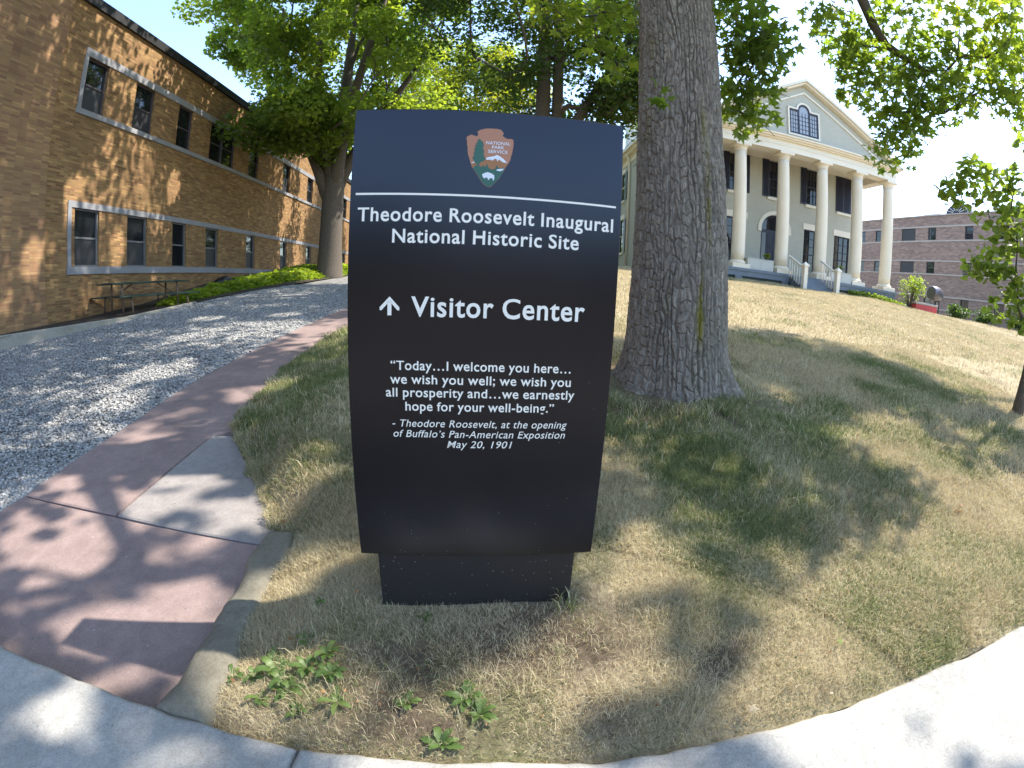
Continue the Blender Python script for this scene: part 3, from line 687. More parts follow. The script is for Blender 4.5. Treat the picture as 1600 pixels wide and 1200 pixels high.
def sash(parent, mapf, a, b, c, d, depth, fm, gm, sm=None, split=1, fw=.055):
    """a double-hung window in an opening a..b x c..d"""
    mb = MB()
    def bar(x0, x1, z0, z1, d0, d1):
        P = [mapf(x, z, q) for q in (d0, d1) for x, z in ((x0, z0), (x1, z0), (x1, z1), (x0, z1))]
        mb.add(P, [(0, 1, 2, 3), (7, 6, 5, 4), (0, 4, 5, 1), (1, 5, 6, 2), (2, 6, 7, 3), (3, 7, 4, 0)])
    D0, D1 = depth-.07, depth+.02
    bar(a+.003, a+fw, c+.003, d-.003, D0, D1); bar(b-fw, b-.003, c+.003, d-.003, D0, D1)
    bar(a+fw, b-fw, c+.003, c+fw, D0, D1); bar(a+fw, b-fw, d-fw, d-.003, D0, D1)
    for q in range(1, split):
        m_ = a+(b-a)*q/split; bar(m_-.05, m_+.05, c+fw, d-fw, D0-.01, D1)
    mz = (c+d)/2; bar(a+fw, b-fw, mz-.028, mz+.028, D0+.03, D1-.01)
    win = mb.build('window', fm, parent)
    mb = MB(); P = [mapf(x, z, depth) for x, z in ((a+fw-.01, mz), (b-fw+.01, mz), (b-fw+.01, d-fw+.01), (a+fw-.01, d-fw+.01))]; mb.add(P, [(0, 1, 2, 3)]); mb.build('pane', gm, win)
    mb = MB(); P = [mapf(x, z, depth-.012) for x, z in ((a+fw-.01, c+fw-.01), (b-fw+.01, c+fw-.01), (b-fw+.01, mz), (a+fw-.01, mz))]; mb.add(P, [(0, 1, 2, 3)]); mb.build('pane', sm or gm, win)
    return win
for i, o in enumerate(UPo): sash(bb, bmap, *o, .15, M['win_frame'], M['glass'], M['screen'] if i in (0, 1, 5) else M['glass'], 2 if i == 3 else 1)
for i, o in enumerate(LOo): sash(bb, bmap, *o, .13, M['win_frame_grey'], M['glass'], M['screen'] if i != 2 else M['glass'])

# ------------------------------------------------------------------ brick building far right
fb = thing('apartment_building', 'pinkish brick building with stone bands standing behind the crest of the lawn', 'building', (40, 0, 0), R(6.5))
fmap = lambda s, z, d: (d, s, z)
def fs(x, y): return (x-40)*-math.sin(R(6.5))+y*math.cos(R(6.5))
rows = {9.05: 7.9, 5.97: 4.9, 2.86: 1.87}
FW = [(20.3, 21.2), (23.2, 24.1), (26.6, 27.45, ), (30.5, 31.4), (32.85, 34.5), (37.2, 37.9), (39.3, 40.2), (42.5, 43.4), (46, 47), (50, 51.2)]
FWs = [tuple(v/math.cos(R(6.5)) for v in p) for p in FW]
ops = []; boarded = []
for ri, (zt_, zb_) in enumerate(rows.items()):
    for j, (a, b) in enumerate(FWs):
        if ri == 2 and j == 4: continue
        ops.append((a, b, zb_, zt_, ri, j))
mb = MB(); facade(mb, 4, 62, .2, 10.1, ops, fmap, .2)
mb.box(.42, 16, 4.02, 61.98, .2, 10.08)
mb.add([fmap(4, .2, 0), fmap(4, .2, 16), fmap(4, 10.1, 16), fmap(4, 10.1, 0)], [(0, 1, 2, 3)])
mb.build('wall', M['far_brick'], fb)
for z0, z1 in ((9.05, 9.2), (7.76, 7.9), (5.97, 6.1), (4.78, 4.9), (2.86, 3.0), (1.74, 1.87)):
    mb = MB(); mb.box(-.05, -.002, 4, 62, z0, z1); mb.build('stone_band', M['tan_stone'], fb)
mb = MB(); mb.box(-.08, 16.1, 3.9, 62.1, 10.1, 10.2); mb.build('roof_cap', M['tan_stone'], fb)
for o in ops:
    if o[5] == 4:
        mb = MB(); mb.add([fmap(a, b, .06) for a, b in ((o[0], o[2]), (o[1], o[2]), (o[1], o[3]), (o[0], o[3]))], [(0, 1, 2, 3)]); mb.build('dark_panel', M['screen'], fb)
    else:
        sash(fb, fmap, *o[:4], .12, M['win_frame'], M['glass'], None, 1, .06)
mb = MB(); mb.box(2.0, 4.0, 31.6, 33.6, 10.2, 10.85, 0, .05); mb.build('rooftop_unit', M['white'], fb)
# half-round ribbed roof light
mb = MB(); n = 20
A = []
for i in range(n+1):
    a = math.pi*i/n; A.append((.06, 28.6+1.1*math.cos(a), 10.205+.80*math.sin(a)))
mb.prism(A, (3, 0, 0)); fan = mb.build('arched_skylight', M['shutter'], fb)
mb = MB()
for i in range(1, 8):
    a = math.pi*i/8; c, s = math.cos(a), math.sin(a)
    mb.tube([(.03, 28.6+.35*c, 10.2+.25*s), (.03, 28.6+1.06*c, 10.2+.78*s)], .03, 4)
mb.build('rib', M['white'], fan)

# ------------------------------------------------------------------ the columned house
HX = 15.13
house = thing('columned_house', 'grey green Greek revival house with six cream columns and a pediment on the hill', 'house', (HX, 22, 1.35))
hm = lambda x, z, d: (x, 24.6+d, z)
def HB(name, mat, boxes, parent=None, ch=0, smooth=False):
    mb = MB()
    for b in boxes: mb.box(*b, 0, ch)
    return mb.build(name, mat, parent or house, smooth, world=True)
UW = [(9.2, 10.1), (11.87, 12.72), (14.52, 15.42), (17.26, 18.14), (19.75, 20.65)]
LW = [(9.0, 10.3), (11.75, 13.0), (17.15, 18.5), (19.55, 20.85)]
uo = [(a, b, 6.55, 8.75) for a, b in UW]; lo = [(a, b, 1.95, 4.95) for a, b in LW]
door_c, ri, ro, spr = 14.98, .92, 1.16, 4.52
mb = MB(); facade(mb, 8.55, 21.65, 1.2, 9.0, uo+lo+[(door_c-ri, door_c+ri, 1.8, spr+ri)], hm, .18)
# arch spandrels
n = 14
for sgn in (-1, 1):
    P = [(door_c+sgn*ri, 24.6, spr+ri)]+[(door_c+sgn*ri*math.cos(math.pi/2*i/n), 24.6, spr+ri*math.sin(math.pi/2*i/n)) for i in range(n+1)]
    mb.add(P, [(0, i+1, i+2) if sgn < 0 else (0, i+2, i+1) for i in range(n)])
mb.box(8.56, 21.64, 24.95, 38, 1.2, 8.99)
mb.add([(21.65, 24.6, 1.2), (21.65, 38, 1.2), (21.65, 38, 9), (21.65, 24.6, 9)], [(0, 1, 2, 3)])
mb.add([(8.55, 24.6, 1.2), (8.55, 38, 1.2), (8.55, 38, 9), (8.55, 24.6, 9)], [(3, 2, 1, 0)])
mb.build('wall', M['house_wall'], house, world=True)
def pane_window(a, b, c, d, cols, rows_, parent=None, meet=True):
    mb = MB(); y0 = 24.6+.06
    def bar(x0, x1, z0, z1, t0=0, t1=.06): mb.box(x0, x1, y0+t0, y0+t1, z0, z1)
    f = .06
    bar(a+.002, a+f, c+.002, d-.002); bar(b-f, b-.002, c+.002, d-.002); bar(a+f, b-f, c+.002, c+f); bar(a+f, b-f, d-f, d-.002)
    for i in range(1, cols): x = a+f+(b-a-2*f)*i/cols; bar(x-.014, x+.014, c+f, d-f, .01, .05)
    for i in range(1, rows_): z = c+f+(d-c-2*f)*i/rows_; w_ = .03 if (meet and i == rows_//2) else .014; bar(a+f, b-f, z-w_, z+w_, .012, .052)
    wi = mb.build('window', M['shutter'], parent or house, world=True)
    mb = MB(); mb.add([(a, y0+.055, c), (b, y0+.055, c), (b, y0+.055, d), (a, y0+.055, d)], [(0, 1, 2, 3)]); mb.build('pane', M['glass'], wi, world=True)
    return wi
for a, b, c, d in uo: pane_window(a, b, c, d, 3, 4)
for a, b, c, d in lo: pane_window(a, b, c, d, 3, 6)
def shutter(x0, x1, z0, z1, y1=24.597):
    mb = MB(); mb.box(x0, x1, y1-.05, y1, z0, z1)
    sl = mb
    z = z0+.1
    sh = sl.build('shutter', M['shutter'], house, world=True)
    mb = MB()
    while z < z1-.1:
        mb.prism([(x0+.06, y1-.052, z), (x0+.06, y1-.052, z+.05), (x0+.06, y1-.075, z)], (x1-x0-.12, 0, 0)); z += .07
    mb.build('louvres', M['shutter'], sh, world=True)
for i, (a, b, c, d) in enumerate(uo):
    if i == 4: shutter(a-.18, (a+b)/2-.005, c-.05, d+.03, 24.59); shutter((a+b)/2+.005, b+.18, c-.05, d+.03, 24.59)
    else: shutter(a-.46, a-.005, c-.06, d+.04); shutter(b+.005, b+.46, c-.06, d+.04)
    HB('window_sill', M['cream2'], [(a-.14, b+.14, 24.48, 24.599, c-.22, c-.07)])
for a, b, c, d in lo: HB('lintel', M['cream2'], [(a-.10, b+.10, 24.55, 24.598, d+.005, d+.37)])
# arched doorway
mb = MB(); n = 20
for i in range(n):
    a0, a1 = math.pi*i/n, math.pi*(i+1)/n
    P = [(door_c+r*math.cos(a), 24.53, spr+r*math.sin(a)) for r, a in ((ri+.01, a0), (ro, a0), (ro, a1), (ri+.01, a1))]
    mb.prism(P, (0, .067, 0))
for s_x in (-1, 1):
    mb.box(min(door_c+s_x*ro, door_c+s_x*(ro-.22)), max(door_c+s_x*ro, door_c+s_x*(ro-.22)), 24.5, 24.597, spr-.14, spr-.001)
mb.build('door_arch', M['cream2'], house, world=True)
mb = MB(); P = [(door_c-ri, 24.75, 1.8), (door_c+ri, 24.75, 1.8)]+[(door_c+ri*math.cos(math.pi*i/16), 24.75, spr+ri*math.sin(math.pi*i/16)) for i in range(17)]
mb.add(P, [tuple(range(len(P)))]); door = mb.build('door', M['shutter'], house, world=True)
mb = MB(); P = [(door_c+.8*math.cos(math.pi*i/16), 24.742, spr+.02+.8*math.sin(math.pi*i/16)) for i in range(17)]; mb.add(P, [tuple(range(17))]); mb.build('fanlight', M['glass'], door, world=True)
for x0, x1 in ((door_c-.78, door_c-.5), (door_c+.5, door_c+.78)):
    mb = MB(); mb.box(x0, x1, 24.735, 24.742, 2.6, 4.35); mb.build('sidelight', M['glass'], door, world=True)
mb = MB()
for z0, z1 in ((1.95, 2.5), (2.65, 3.4), (3.55, 4.35)):
    for x0 in (door_c-.42, door_c+.04): mb.box(x0, x0+.38, 24.728, 24.745, z0, z1, 0, .006)
mb.build('door_leaf', M['shutter'], door, world=True)
mb = MB(); mb.lathe((door_c+.36, 24.71, 2.95), [(.02, -.03), (.035, 0), (.02, .03)], 10); mb.build('handle', M['steel'], door, world=True)
# columns
cols_x = [8.60, 11.25, 13.90, 16.52, 19.15, 21.68]
colmesh = None
for cx_ in cols_x:
    mb = MB(); prof = []
    for i in range(13):
        t = i/12; r = .365*(1-.16*t**1.7); prof.append((r, 2.20+t*(8.06-2.20)))
    mb.lathe((cx_, 22, 0), prof, 32); c = mb.build('column', M['cream'], house, True, world=True)
    mb = MB(); mb.box(cx_-.50, cx_+.50, 21.50, 22.50, 1.80, 2.03, 0, .01)
    mb.lathe((cx_, 22, 0), [(.44, 2.031), (.465, 2.06), (.465, 2.12), (.42, 2.16), (.385, 2.185), (.372, 2.205)], 32); mb.build('base', M['cream'], c, world=True)
    mb = MB(); mb.lathe((cx_, 22, 0), [(.31, 8.0), (.345, 8.03), (.345, 8.07), (.32, 8.09), (.33, 8.14), (.38, 8.2), (.425, 8.25)], 32)
    mb.box(cx_-.44, cx_+.44, 21.56, 22.44, 8.252, 8.40, 0, .01); mb.build('capital', M['cream'], c, world=True)
# entablature
HB('entablature', M['cream2'], [(8.25, 22.02, 21.60, 22.40, 8.402, 8.70), (8.22, 22.05, 21.57, 22.42, 8.70, 8.74), (8.25, 22.02, 21.605, 22.395, 8.74, 8.98),
    (21.30, 22.02, 22.40, 24.598, 8.402, 8.98), (8.25, 8.97, 22.40, 24.598, 8.402, 8.98)])
HB('porch_ceiling', M['cream'], [(8.97, 21.30, 22.40, 24.598, 8.80, 8.90)])
HB('cornice', M['cream'], [(8.12, 22.15, 21.47, 24.4, 8.98, 9.06), (8.02, 22.25, 21.36, 24.4, 9.06, 9.16), (7.96, 22.30, 21.27, 24.4, 9.16, 9.25)])
sl = .508
def rake(x_out, zo, th, y0, y1, name, mat):
    mb = MB()
    for s_x in (-1, 1):
        e = HX+s_x*x_out
        zt_ = zo+sl*x_out
        P = [(e, y0, zo), (HX, y0, zt_), (HX, y0, zt_-th), (e, y0, zo-th)] if s_x < 0 else [(HX, y0, zt_), (e, y0, zo), (e, y0, zo-th), (HX, y0, zt_-th)]
        mb.prism(P[::-1], (0, y1-y0, 0))
    return mb.build(name, mat, house, world=True)
rake(7.17, 9.27, .16, 21.27, 24.2, 'raking_cornice', M['cream2'])
rake(6.85, 9.262, .13, 21.38, 24.19, 'raking_cornice', M['cream'])
rake(5.75, 9.262, .10, 21.60, 21.70, 'pediment_moulding', M['cream2'])
mb = MB(); mb.prism([(HX-6.7, 21.66, 9.255), (HX+6.7, 21.66, 9.255), (HX, 21.66, 9.255+sl*6.7)], (0, .3, 0)); mb.build('tympanum', M['house_wall'], house, world=True)
mb = MB()
for s_x in (-1, 1):
    e = HX+s_x*7.12
    mb.prism([(e, 21.32, 9.276), (HX, 21.32, 9.276+sl*7.12), (HX, 21.32, 9.30+sl*7.12), (e, 21.32, 9.30)] if s_x < 0 else [(HX, 21.32, 9.276+sl*7.12), (e, 21.32, 9.276), (e, 21.32, 9.30), (HX, 21.32, 9.30+sl*7.12)], (0, 17, 0))
mb.build('roof', M['roof'], house, world=True)
# Palladian gable window
gx = 15.05
mb = MB()
def cas(x0, x1, z0, z1, y0=21.585): mb.box(x0, x1, y0, 21.658, z0, z1)
cas(gx-1.06, gx-.96, 9.56, 11.08); cas(gx+.96, gx+1.06, 9.56, 11.08); cas(gx-1.06, gx+1.06, 9.46, 9.56); cas(gx-1.06, gx-.42, 11.0, 11.09, 21.58); cas(gx+.42, gx+1.06, 11.0, 11.09, 21.58)
for i in range(14):
    a0, a1 = math.pi*i/14, math.pi*(i+1)/14
    mb.prism([(gx+r*math.cos(a), 21.588, 11.0+r*math.sin(a)) for r, a in ((.39, a0), (.50, a0), (.50, a1), (.39, a1))], (0, .07, 0))
gw = mb.build('gable_window', M['cream2'], house, world=True)
mb = MB()
P = [(gx-.94, 21.64, 9.58), (gx+.94, 21.64, 9.58), (gx+.94, 21.64, 10.98), (gx+.37, 21.64, 10.98)]+[(gx+.37*math.cos(math.pi*i/12), 21.64, 11.0+.37*math.sin(math.pi*i/12)) for i in range(13)]+[(gx-.37, 21.64, 10.98), (gx-.94, 21.64, 10.98)]
mb.add(P, [tuple(range(len(P)))]); 
M['bright_glass'] = glass('pale_gable_glass', (.35, .38, .42), .1, .8)
mb.build('pane', M['bright_glass'], gw, world=True)
mb = MB()
for x in (-.92, -.36, .36, .92): mb.box(gx+x-.05, gx+x+.05, 21.60, 21.632, 9.58, 10.97)
for x0, x1 in ((-.87, -.41), (-.31, .31), (.41, .87)):
    mb.box(gx+x0, gx+x1, 21.605, 21.632, 9.58, 9.66); 
    if abs(x0) > .35: mb.box(gx+x0, gx+x1, 21.605, 21.632, 10.89, 10.97)
    for q in (1, 2): x = x0+(x1-x0)*q/3; mb.box(gx+x-.009, gx+x+.009, 21.615, 21.634, 9.66, 10.89)
    for q in range(1, 5): z = 9.66+1.23*q/5; mb.box(gx+x0, gx+x1, 21.617, 21.635, z-.009, z+.009)
for i in range(12):
    a0, a1 = math.pi*i/12, math.pi*(i+1)/12
    mb.prism([(gx+r*math.cos(a), 21.60, 10.98+r*math.sin(a)) for r, a in ((.30, a0), (.385, a0), (.385, a1), (.30, a1))], (0, .032, 0))
mb.build('glazing_bars', M['shutter'], gw, world=True)
# porch, steps, railings
HB('porch_floor', M['porch'], [(8.0, 22.25, 21.38, 24.598, 1.66, 1.798), (8.05, 22.2, 21.43, 21.55, 1.40, 1.66)])
HB('porch_base', M['lattice'], [(8.1, 22.15, 21.56, 24.59, .9, 1.655)])
for x in (8.1, 10.9, 13.75, 16.3, 19.0, 21.8): HB('porch_pier', M['porch'], [(x, x+.4, 21.44, 21.57, .9, 1.398)])
mb = MB()
for i in range(4): mb.box(14.2, 16.25, 20.05+.33*i, 20.05+.33*(i+1) if i < 3 else 21.375, .8, 1.14+.165*i)
mb.build('steps', M['porch'], house, world=True)
for nx_ in (14.13, 16.26):
    mb = MB(); mb.box(nx_-.11, nx_+.11, 19.86, 20.08, .85, 2.20, 0, .01); mb.box(nx_-.16, nx_+.16, 19.81, 20.13, 2.2, 2.27, 0, .01)
    mb.add([(nx_-.15, 19.82, 2.272), (nx_+.15, 19.82, 2.272), (nx_+.15, 20.12, 2.272), (nx_-.15, 20.12, 2.272), (nx_, 19.97, 2.43)], [(0, 1, 4), (1, 2, 4), (2, 3, 4), (3, 0, 4)])
    np_ = mb.build('newel_post', M['cream2'], house, world=True)
    mb = MB()
    P0, P1 = Vector((nx_, 20.08, 2.12)), Vector((nx_, 21.5, 2.78))
    def beam(p, q, w_, h):
        d = (q-p); A = []
        for r in (p, q): A += [(r.x-w_, r.y, r.z-h), (r.x+w_, r.y, r.z-h), (r.x+w_, r.y, r.z+h), (r.x-w_, r.y, r.z+h)]
        mb.add(A, [(3, 2, 1, 0), (4, 5, 6, 7), (0, 1, 5, 4), (1, 2, 6, 5), (2, 3, 7, 6), (3, 0, 4, 7)])
    beam(P0, P1, .05, .045); 
    rl = mb.build('handrail', M['cream2'], house, world=True)
    for i in range(6):
        mb = MB(); t = (i+.6)/6; p = P0.lerp(P1, t); mb.tube([(p.x, p.y, 1.10+.64*t), (p.x, p.y, p.z-.02)], [.032, .022], 8); mb.build('baluster', M['cream2'], rl, True, world=True)
# rear wing with chimney and downspout
mb = MB(); xw = lambda y: 9.72-.0524*y
def wmap(s, z, d): return (xw(s)+d, s, z)
wo = [(34.35, 35.5, 7.15, 9.25), (34.35, 35.5, 3.1, 5.6), (39, 40.2, 7.15, 9.25), (39, 40.2, 3.1, 5.6)]
facade(mb, 29.6, 44, 1.2, 10.3, wo, wmap, .15)
A = [wmap(29.6, 1.2, 0), (20, 29.6, 1.2), (20, 29.6, 10.3), wmap(29.6, 10.3, 0)]; mb.add(A, [(0, 1, 2, 3)])
mb.build('wing_wall', M['house_wall'], house, world=True)
mb = MB()
for a, b, c, d in ((-.05, .1, 9.75, 10.3), (-.35, .1, 10.3, 10.52), (-.55, .1, 10.52, 10.75)):
    A = [wmap(29.6, c, a), wmap(44, c, a), wmap(44, c, .1), wmap(29.6, c, .1)]; mb.prism(A[::-1], (0, 0, d-c-.001))
mb.build('wing_cornice', M['cream'], house, world=True)
for y0, y1, z0, z1 in wo:
    mb = MB(); A = [wmap(y, z, .08) for y, z in ((y0, z0), (y1, z0), (y1, z1), (y0, z1))]; mb.add(A, [(3, 2, 1, 0)]); g_ = mb.build('window', M['glass'], house, world=True)
    mb = MB(); A = [wmap(y, z, .06) for y, z in ((y0, (z0+z1)/2-.04), (y1, (z0+z1)/2-.04), (y1, (z0+z1)/2+.04), (y0, (z0+z1)/2+.04))]; mb.prism(A[::-1], (-.02, 0, 0)); mb.build('meeting_rail', M['cream2'], g_, world=True)
    for a, b in ((y0-.58, y0-.01), (y1+.01, y1+.58)):
        mb = MB(); A = [wmap(y, z, -.06) for y, z in ((a, z0-.03), (b, z0-.03), (b, z1+.03), (a, z1+.03))]; mb.prism(A, (.055, 0, 0)); mb.build('shutter', M['shutter'], house, world=True)
    mb = MB(); A = [wmap(y0-.1, z0-.2, -.12), wmap(y1+.1, z0-.2, -.12), wmap(y1+.1, z0-.2, -.001), wmap(y0-.1, z0-.2, -.001)]; mb.prism(A[::-1], (0, 0, .15)); mb.build('window_sill', M['cream2'], house, world=True)
    mb = MB(); A = [wmap(y0-.1, z1+.05, -.04), wmap(y1+.1, z1+.05, -.04), wmap(y1+.1, z1+.05, -.001), wmap(y0-.1, z1+.05, -.001)]; mb.prism(A[::-1], (0, 0, .35)); mb.build('lintel', M['cream2'], house, world=True)
mb = MB(); mb.tube([(xw(33)-.35, 33, 10.5), (xw(33)-.12, 33, 9.7), (xw(33)-.12, 33, 2.0)], .09, 8); mb.build('downspout', M['cream'], house, True, world=True)
mb = MB(); mb.prism([wmap(29.3, 10.76, -.55), (20.2, 29.3, 10.76), (20.2, 44.3, 10.76), wmap(44.3, 10.76, -.55)], (0, 0, .03))
mb.add([wmap(29.3, 10.795, -.55), (20.2, 29.3, 10.795), (20.2, 44.3, 10.795), wmap(44.3, 10.795, -.55), (14, 37, 12.2)], [(0, 1, 4), (1, 2, 4), (2, 3, 4), (3, 0, 4)])
mb.build('wing_roof', M['roof'], house, world=True)
mb = MB(); mb.box(8.1, 9.3, 34.2, 35.6, 10.7, 13.7); mb.box(8.0, 9.4, 34.1, 35.7, 13.7, 14.0, 0); ch_ = mb.build('chimney', M['cream2'], house, world=True)
mb = MB(); mb.lathe((8.5, 34.9, 14.0), [(.2, 0), (.18, .7)], 12); mb.build('chimney_pot', M['em_rust'], ch_, world=True)

for px0, lab in ((11.62, 'pale panelled planter box on the porch beside the arched door'), (17.0, 'pale panelled planter box on the porch behind the step railing')):
    t_ = thing('planter_box', lab, 'planter', (px0+.78, 21.75, 1.80))
    mb = MB(); mb.box(px0, px0+1.56, 21.52, 21.98, 1.802, 2.34, 0, .01); mb.box(px0-.02, px0+1.58, 21.50, 22.0, 2.34, 2.38, 0, .008)
    for q in range(2): mb.box(px0+.08+.74*q, px0+.74+.74*q, 21.508, 21.53, 1.88, 2.27, 0, .004)
    mb.build('box', M['planter'], t_, world=True)
PLANTERS = [(12.4, 21.75), (17.78, 21.75)]

# ------------------------------------------------------------------ leaves, limbs, trees
def star_template():
    pts = [(180, .10), (150, .30), (118, .62), (98, .36), (72, .40), (50, .86), (34, .50), (22, .46), (0, 1.0), (-22, .46), (-34, .50), (-50, .86), (-72, .40), (-98, .36), (-118, .62), (-150, .30)]
    P = [(0, 0, .03)]+[(r*math.cos(R(a)), r*math.sin(R(a)), -.16*r*r) for a, r in pts]
    n = len(pts); return np.array(P), np.array([(0, 1+i, 1+(i+1) % n) for i in range(n)])
def rhomb_template():
    return np.array([(0, 0, 0), (.45, .36, -.05), (1, 0, -.12), (.45, -.36, -.05), (.5, 0, .06)]), np.array([(0, 4, 1), (4, 2, 1), (0, 3, 4), (4, 3, 2)])
def lobed_template():
    P = np.array([(0, 0, 0), (.18, .42, -.06), (.42, .30, 0), (.62, .48, -.08), (1, 0, -.12), (.62, -.48, -.08), (.42, -.30, 0), (.18, -.42, -.06), (.45, 0, .05)])
    return P, np.array([(8, i, (i+1) % 8) for i in range(8)][::1])
def heart_template():
    P = np.array([(.0, 0, 0), (-.10, .26, -.03), (.12, .46, -.05), (.5, .40, -.04), (1, 0, -.14), (.5, -.40, -.04), (.12, -.46, -.05), (-.10, -.26, -.03), (.4, 0, .04)])
    return P, np.array([(8, i, (i+1) % 8) for i in range(8)])
STAR, RHOMB, LOBED, HEART = star_template(), rhomb_template(), lobed_template(), heart_template()
def leaf_mesh(name, P, size, mat, parent, tmpl, tilt=.8, droop=.35, var=None, up_bias=1.0, seed=0, world=True, sizevar=.85):
    g = np.random.default_rng(seed+11); n = len(P)
    nm = g.normal(size=(n, 3))*tilt; nm[:, 2] += up_bias; nm /= np.linalg.norm(nm, axis=1)[:, None]
    a = g.random(n)*6.2832; f = np.stack([np.cos(a), np.sin(a), -droop*(.4+g.random(n))], -1)
    f -= nm*(f*nm).sum(1)[:, None]; f /= np.linalg.norm(f, axis=1)[:, None]
    b = np.cross(nm, f)
    S = size*(1-sizevar/2+sizevar*g.random(n))
    V, F = tmpl
    if parent is not None and world: P = P-np.array(parent_origin(parent))
    W_ = P[:, None]+S[:, None, None]*(V[None, :, 0:1]*f[:, None]+V[None, :, 1:2]*b[:, None]+V[None, :, 2:3]*nm[:, None]*(.5+1.2*g.random((n, 1, 1))))
    FF = (F[None]+len(V)*np.arange(n)[:, None, None]).reshape(-1, 3)
    if var is None: var = g.random(n)
    return tri_mesh(name, W_.reshape(-1, 3), FF, mat, parent, {'var': np.repeat(np.clip(var, 0, 1), len(V))})
def clump_points(C, rad, n, g, flat=.75, hollow=.25):
    C = np.asarray(C, float); k = len(C)
    d = g.normal(size=(k, n, 3)); d /= np.linalg.norm(d, axis=2)[..., None]
    r = (hollow+(1-hollow)*g.random((k, n, 1)))**.6
    rad = np.broadcast_to(np.asarray(rad, float), (k,))
    Pp = C[:, None]+d*r*rad[:, None, None]*np.array([1, 1, flat])
    return Pp.reshape(-1, 3)
def grow(mb, trunk, trad, targets, tip=.012, sides=6, expo=.47, g=None, sag=.25, start=0, step=.9, cap=.75):
    """limbs from a trunk polyline to each target, merging on the way (built into mb)"""
    nodes_ = [np.array(p, float) for p in trunk]; par = [-1]+list(range(len(trunk)-1)); fixed = len(trunk)
    wgt = [0.0]*fixed; chains = []
    T = np.asarray(targets, float); tr = np.array(trunk)
    order = np.argsort(np.min(np.linalg.norm(T[:, None]-tr[None, start:], axis=2), 1))
    alive = list(range(start, fixed))
    for ti in order:
        t = T[ti]; A = np.array([nodes_[i] for i in alive]); d = np.linalg.norm(A-t, axis=1)
        hor = np.linalg.norm((A-t)[:, :2], axis=1); dz = t[2]-A[:, 2]
        cost = d+1.1*np.maximum(0, .45*hor-dz)
        i = alive[int(cost.argmin())]; p0 = nodes_[i]; L = np.linalg.norm(t-p0); m = max(2, int(L/step)+1)
        if par[i] >= 0: pd = p0-nodes_[par[i]]; pd = pd/(np.linalg.norm(pd)+1e-9)
        else: pd = np.array([0, 0, 1.])
        c1 = p0+pd*L*.3+np.array([0, 0, sag*L*.35]); ch = [i]
        for k in range(1, m+1):
            u = k/m; q = (1-u)**2*p0+2*u*(1-u)*c1+u*u*t+(g.normal(size=3)*.05*L/m if k < m else 0)
            nodes_.append(q); par.append(ch[-1]); wgt.append(0.0); ch.append(len(nodes_)-1); alive.append(ch[-1])
        chains.append(ch); j = ch[-1]
        while j >= 0: wgt[j] += 1; j = par[j]
    for ch in chains:
        r = [tip*max(1, wgt[j])**expo for j in ch[1:]]; r0 = r[0]*1.12
        if ch[0] < fixed: r0 = min(r[0]*1.3, trad[ch[0]]*cap)
        r = [min(q, r0) for q in r]
        mb.tube([nodes_[j] for j in ch], [r0]+r[:-1]+[r[-1]*.5], sides)
def ell(n, c, rad, g, cond=None, shell=.35):
    out = []
    while len(out) < n:
        d = g.normal(size=3); d /= np.linalg.norm(d); r = (shell+(1-shell)*g.random())**.5
        p = np.array(c)+d*r*np.array(rad)
        if cond is None or cond(p): out.append(p)
    return np.array(out)
def vary(P, g, s=.9, hi=0):
    """tone per leaf: slow changes through the crown plus leaf to leaf scatter"""
    return np.clip(.1+.75*fbm(P*s+5, 2)+.35*(g.random(len(P))-.35)+hi, 0, 1)

